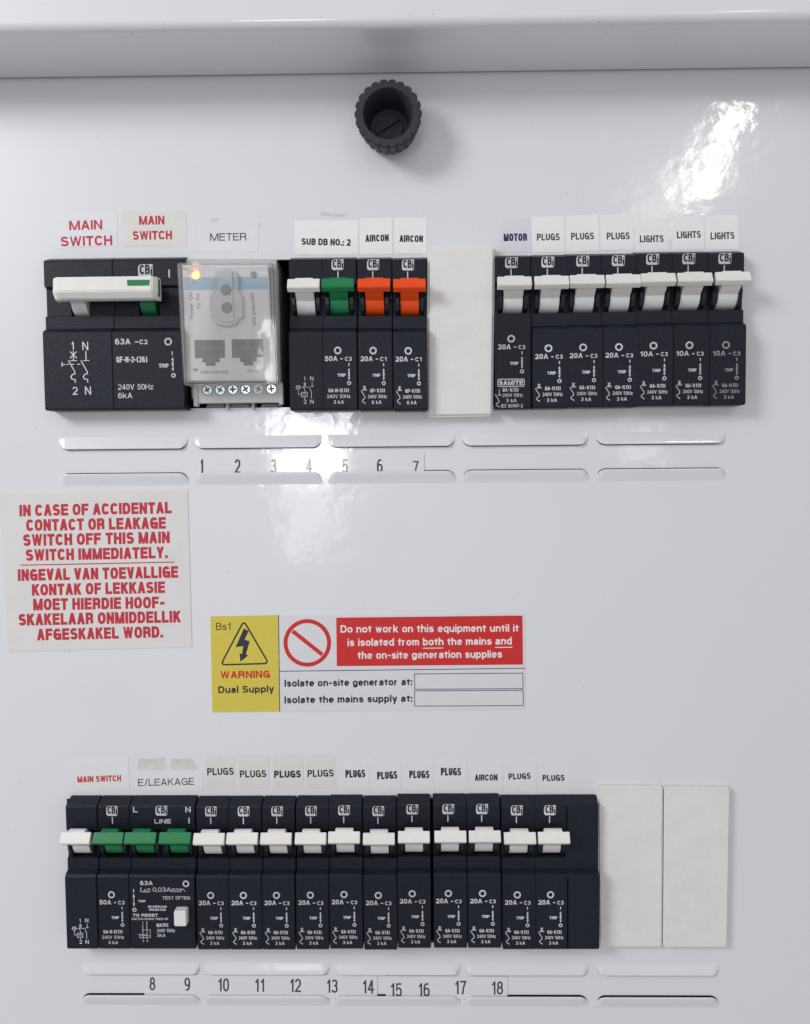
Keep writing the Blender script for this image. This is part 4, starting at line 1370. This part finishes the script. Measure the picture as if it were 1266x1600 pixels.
# dual supply warning
def warn(a):
    Z = lambda x, y: (310 + x / 2.3887, 940 + y / 2.3887)
    k = 1 / 2.3887
    P = lambda l: [Z(*p) for p in l]
    h = a.h
    T = lambda s, x0, y0, x1, y1, cap, w, m, hh=h + .03: a.t(s, Z(x0, y0)[0], Z(x1, y1)[0], Z(x0, y0)[1], cap * k, w, y1=Z(x1, y1)[1], m=m, h=hh)
    a.f(P([(45, 55), (297, 51), (302, 410), (52, 413)]), m=SIGNYEL, h=h + .004)
    a.r(P([(299.5, 51), (304, 410)]), 2.2 * k * 1.4, m=INK, h=h + .012)
    T('Bs1', 66, 106, 121, 106, 27, .12, INK)
    tri = P(rounded([(170, 72), (263, 231), (84, 236)], 18))
    a.r(tri, 2.5, closed=True, m=INK, h=h + .02)
    a.f(P([(170, 100), (188, 110), (173, 142), (192, 148), (178, 196), (186, 202), (157, 224), (154, 192), (163, 196), (168, 166), (139, 170)]), m=INK, h=h + .02)
    T('WARNING', 82, 287, 268, 284, 27, .25, WARNRED)
    T('Dual Supply', 75, 342, 283, 338, 26, .215, INK)
    c = Z(407, 154)
    a.ring(c[0], c[1], 89 * k, 74 * k, m=SIGNRED, h=h + .02)
    a.r(P([(352, 110), (463, 198)]), 15 * k, m=SIGNRED, h=h + .03)
    a.f(P([(515, 60), (1210, 52), (1212, 235), (517, 241)]), m=SIGNRED, h=h + .01)
    T('Do not work on this equipment until it', 531, 116, 1196, 112, 28, .19, SIGNTXT)
    T('is isolated from both the mains and', 557, 166, 1170, 160, 28, .19, SIGNTXT)
    T('the on-site generation supplies', 595, 214, 1134, 209, 28, .19, SIGNTXT)
    a.r(P([(838, 174), (915, 173)]), 1.3, m=SIGNTXT, h=h + .03); a.r(P([(1108, 171), (1173, 170)]), 1.3, m=SIGNTXT, h=h + .03)
    a.r(P([(303, 260), (1220, 249)]), 1.2, m=INK_N, h=h + .01)
    T('Isolate on-site generator at:', 322, 318, 799, 312, 27, .215, INK)
    T('Isolate the mains supply at:', 322, 380, 799, 374, 27, .215, INK)
    for bx in ([(807, 270), (1211, 267), (1212, 325), (808, 327)], [(807, 333), (1212, 331), (1213, 388), (808, 390)]):
        a.r(P(bx), 1.1, closed=True, m=INK_N, h=h + .01)


sticker([(328.8, 963), (820.5, 958.5), (821, 1109), (331.8, 1113)], [], 'yellow and white dual supply warning sticker with a red block of white text', SIGNWHITE, INK,
        rad=0.6, cat='warning sign', name='warning_sign', extra=warn, h=0.16)


# ------------------------------------------------------------------ number strips tucked under the lips
def strip(quad, nums, label, w=.13):
    sticker(quad, [(s, cx - wd / 2, y, cx + wd / 2, y, cap, w) for s, cx, y, wd, cap in nums], label, CARD, INK_S, rad=0.5, cat='number strip', name='number_strip',
            group='number strips in the pressed label lips', h=0.30)


strip([(302, 711), (662.5, 707), (663, 746), (303, 750)],
      [('1', 315.4, 739.5, 5.2, 22), ('2', 371.3, 739.5, 9, 22), ('3', 427.7, 739.5, 9, 22), ('4', 483, 739, 9.5, 22), ('5', 539.4, 739, 9, 21.5), ('6', 593.6, 738.5, 9, 21), ('7', 650, 738.2, 9, 18)],
      'white number strip reading 1 to 7 in the upper lips')
strip([(226, 1523), (589.5, 1523.5), (589.5, 1560), (226, 1559.5)],
      [('8', 238.3, 1547.3, 9, 20.4), ('9', 292.8, 1548, 9, 20.4), ('10', 349.2, 1549.2, 18, 20.6), ('11', 405.6, 1549.8, 15.5, 20.6), ('12', 461.5, 1550.2, 18, 20.8), ('13', 518.9, 1551.3, 18, 21), ('14', 575.3, 1552.4, 18.5, 21)],
      'white number strip reading 8 to 14 in the lower lips')
strip([(603, 1525), (793, 1526), (793, 1562), (603, 1561)],
      [('15', 618.9, 1557.2, 18.5, 21), ('16', 662.5, 1557, 18.5, 21), ('17', 719.5, 1553.4, 18.5, 21), ('18', 777, 1554, 18.5, 20.6)],
      'white number strip reading 15 to 18 in the lower lips')

# ------------------------------------------------------------------ glue marks and remains of older stickers
def mark(pts, label, name, cat, m, h):
    cx, cy = sum(p[0] for p in pts) / len(pts), sum(p[1] for p in pts) / len(pts)
    o = at(cx, cy, 0)
    mb = MB()
    mb.poly([tuple((at(x, y, h) - o)[:2]) for x, y in reversed(pts)], 0.008, h, m)
    ob = mb.build(name)
    ob.location = V(o.x, o.y, 0)
    tag(ob, label, cat)


mark(rounded([(216, 1186), (259, 1183.5), (260, 1202.5), (216, 1202.8)], 3), 'faint grey remains of an old sticker above the left half of E/LEAKAGE', 'sticker_remains', 'sticker remains', SMUDGE, 0.05)
mark(rounded([(267, 1186), (300, 1185), (311, 1202.5), (267, 1202.5)], 3), 'faint grey remains of an old sticker above the right half of E/LEAKAGE', 'sticker_remains', 'sticker remains', SMUDGE, 0.05)
mark([(328, 344.5), (334, 341), (342, 340), (343, 343), (338, 345), (342, 348.5), (335, 347), (329, 348)], 'small grey glue mark left of centre above METER', 'glue_mark', 'glue mark', SMUDGE, 0.03)
mark([(404, 349), (407, 348), (408.5, 351), (406, 353.5), (403.5, 352)], 'tiny dark glue speck at the upper right of METER', 'glue_mark', 'glue mark', SMUDGE, 0.03)
mark([(502, 331), (520, 334), (538, 333.5), (545, 337), (530, 339), (512, 337.5), (500, 336)], 'grey glue smear above SUB DB NO.: 2', 'glue_mark', 'glue mark', SMUDGE, 0.03)
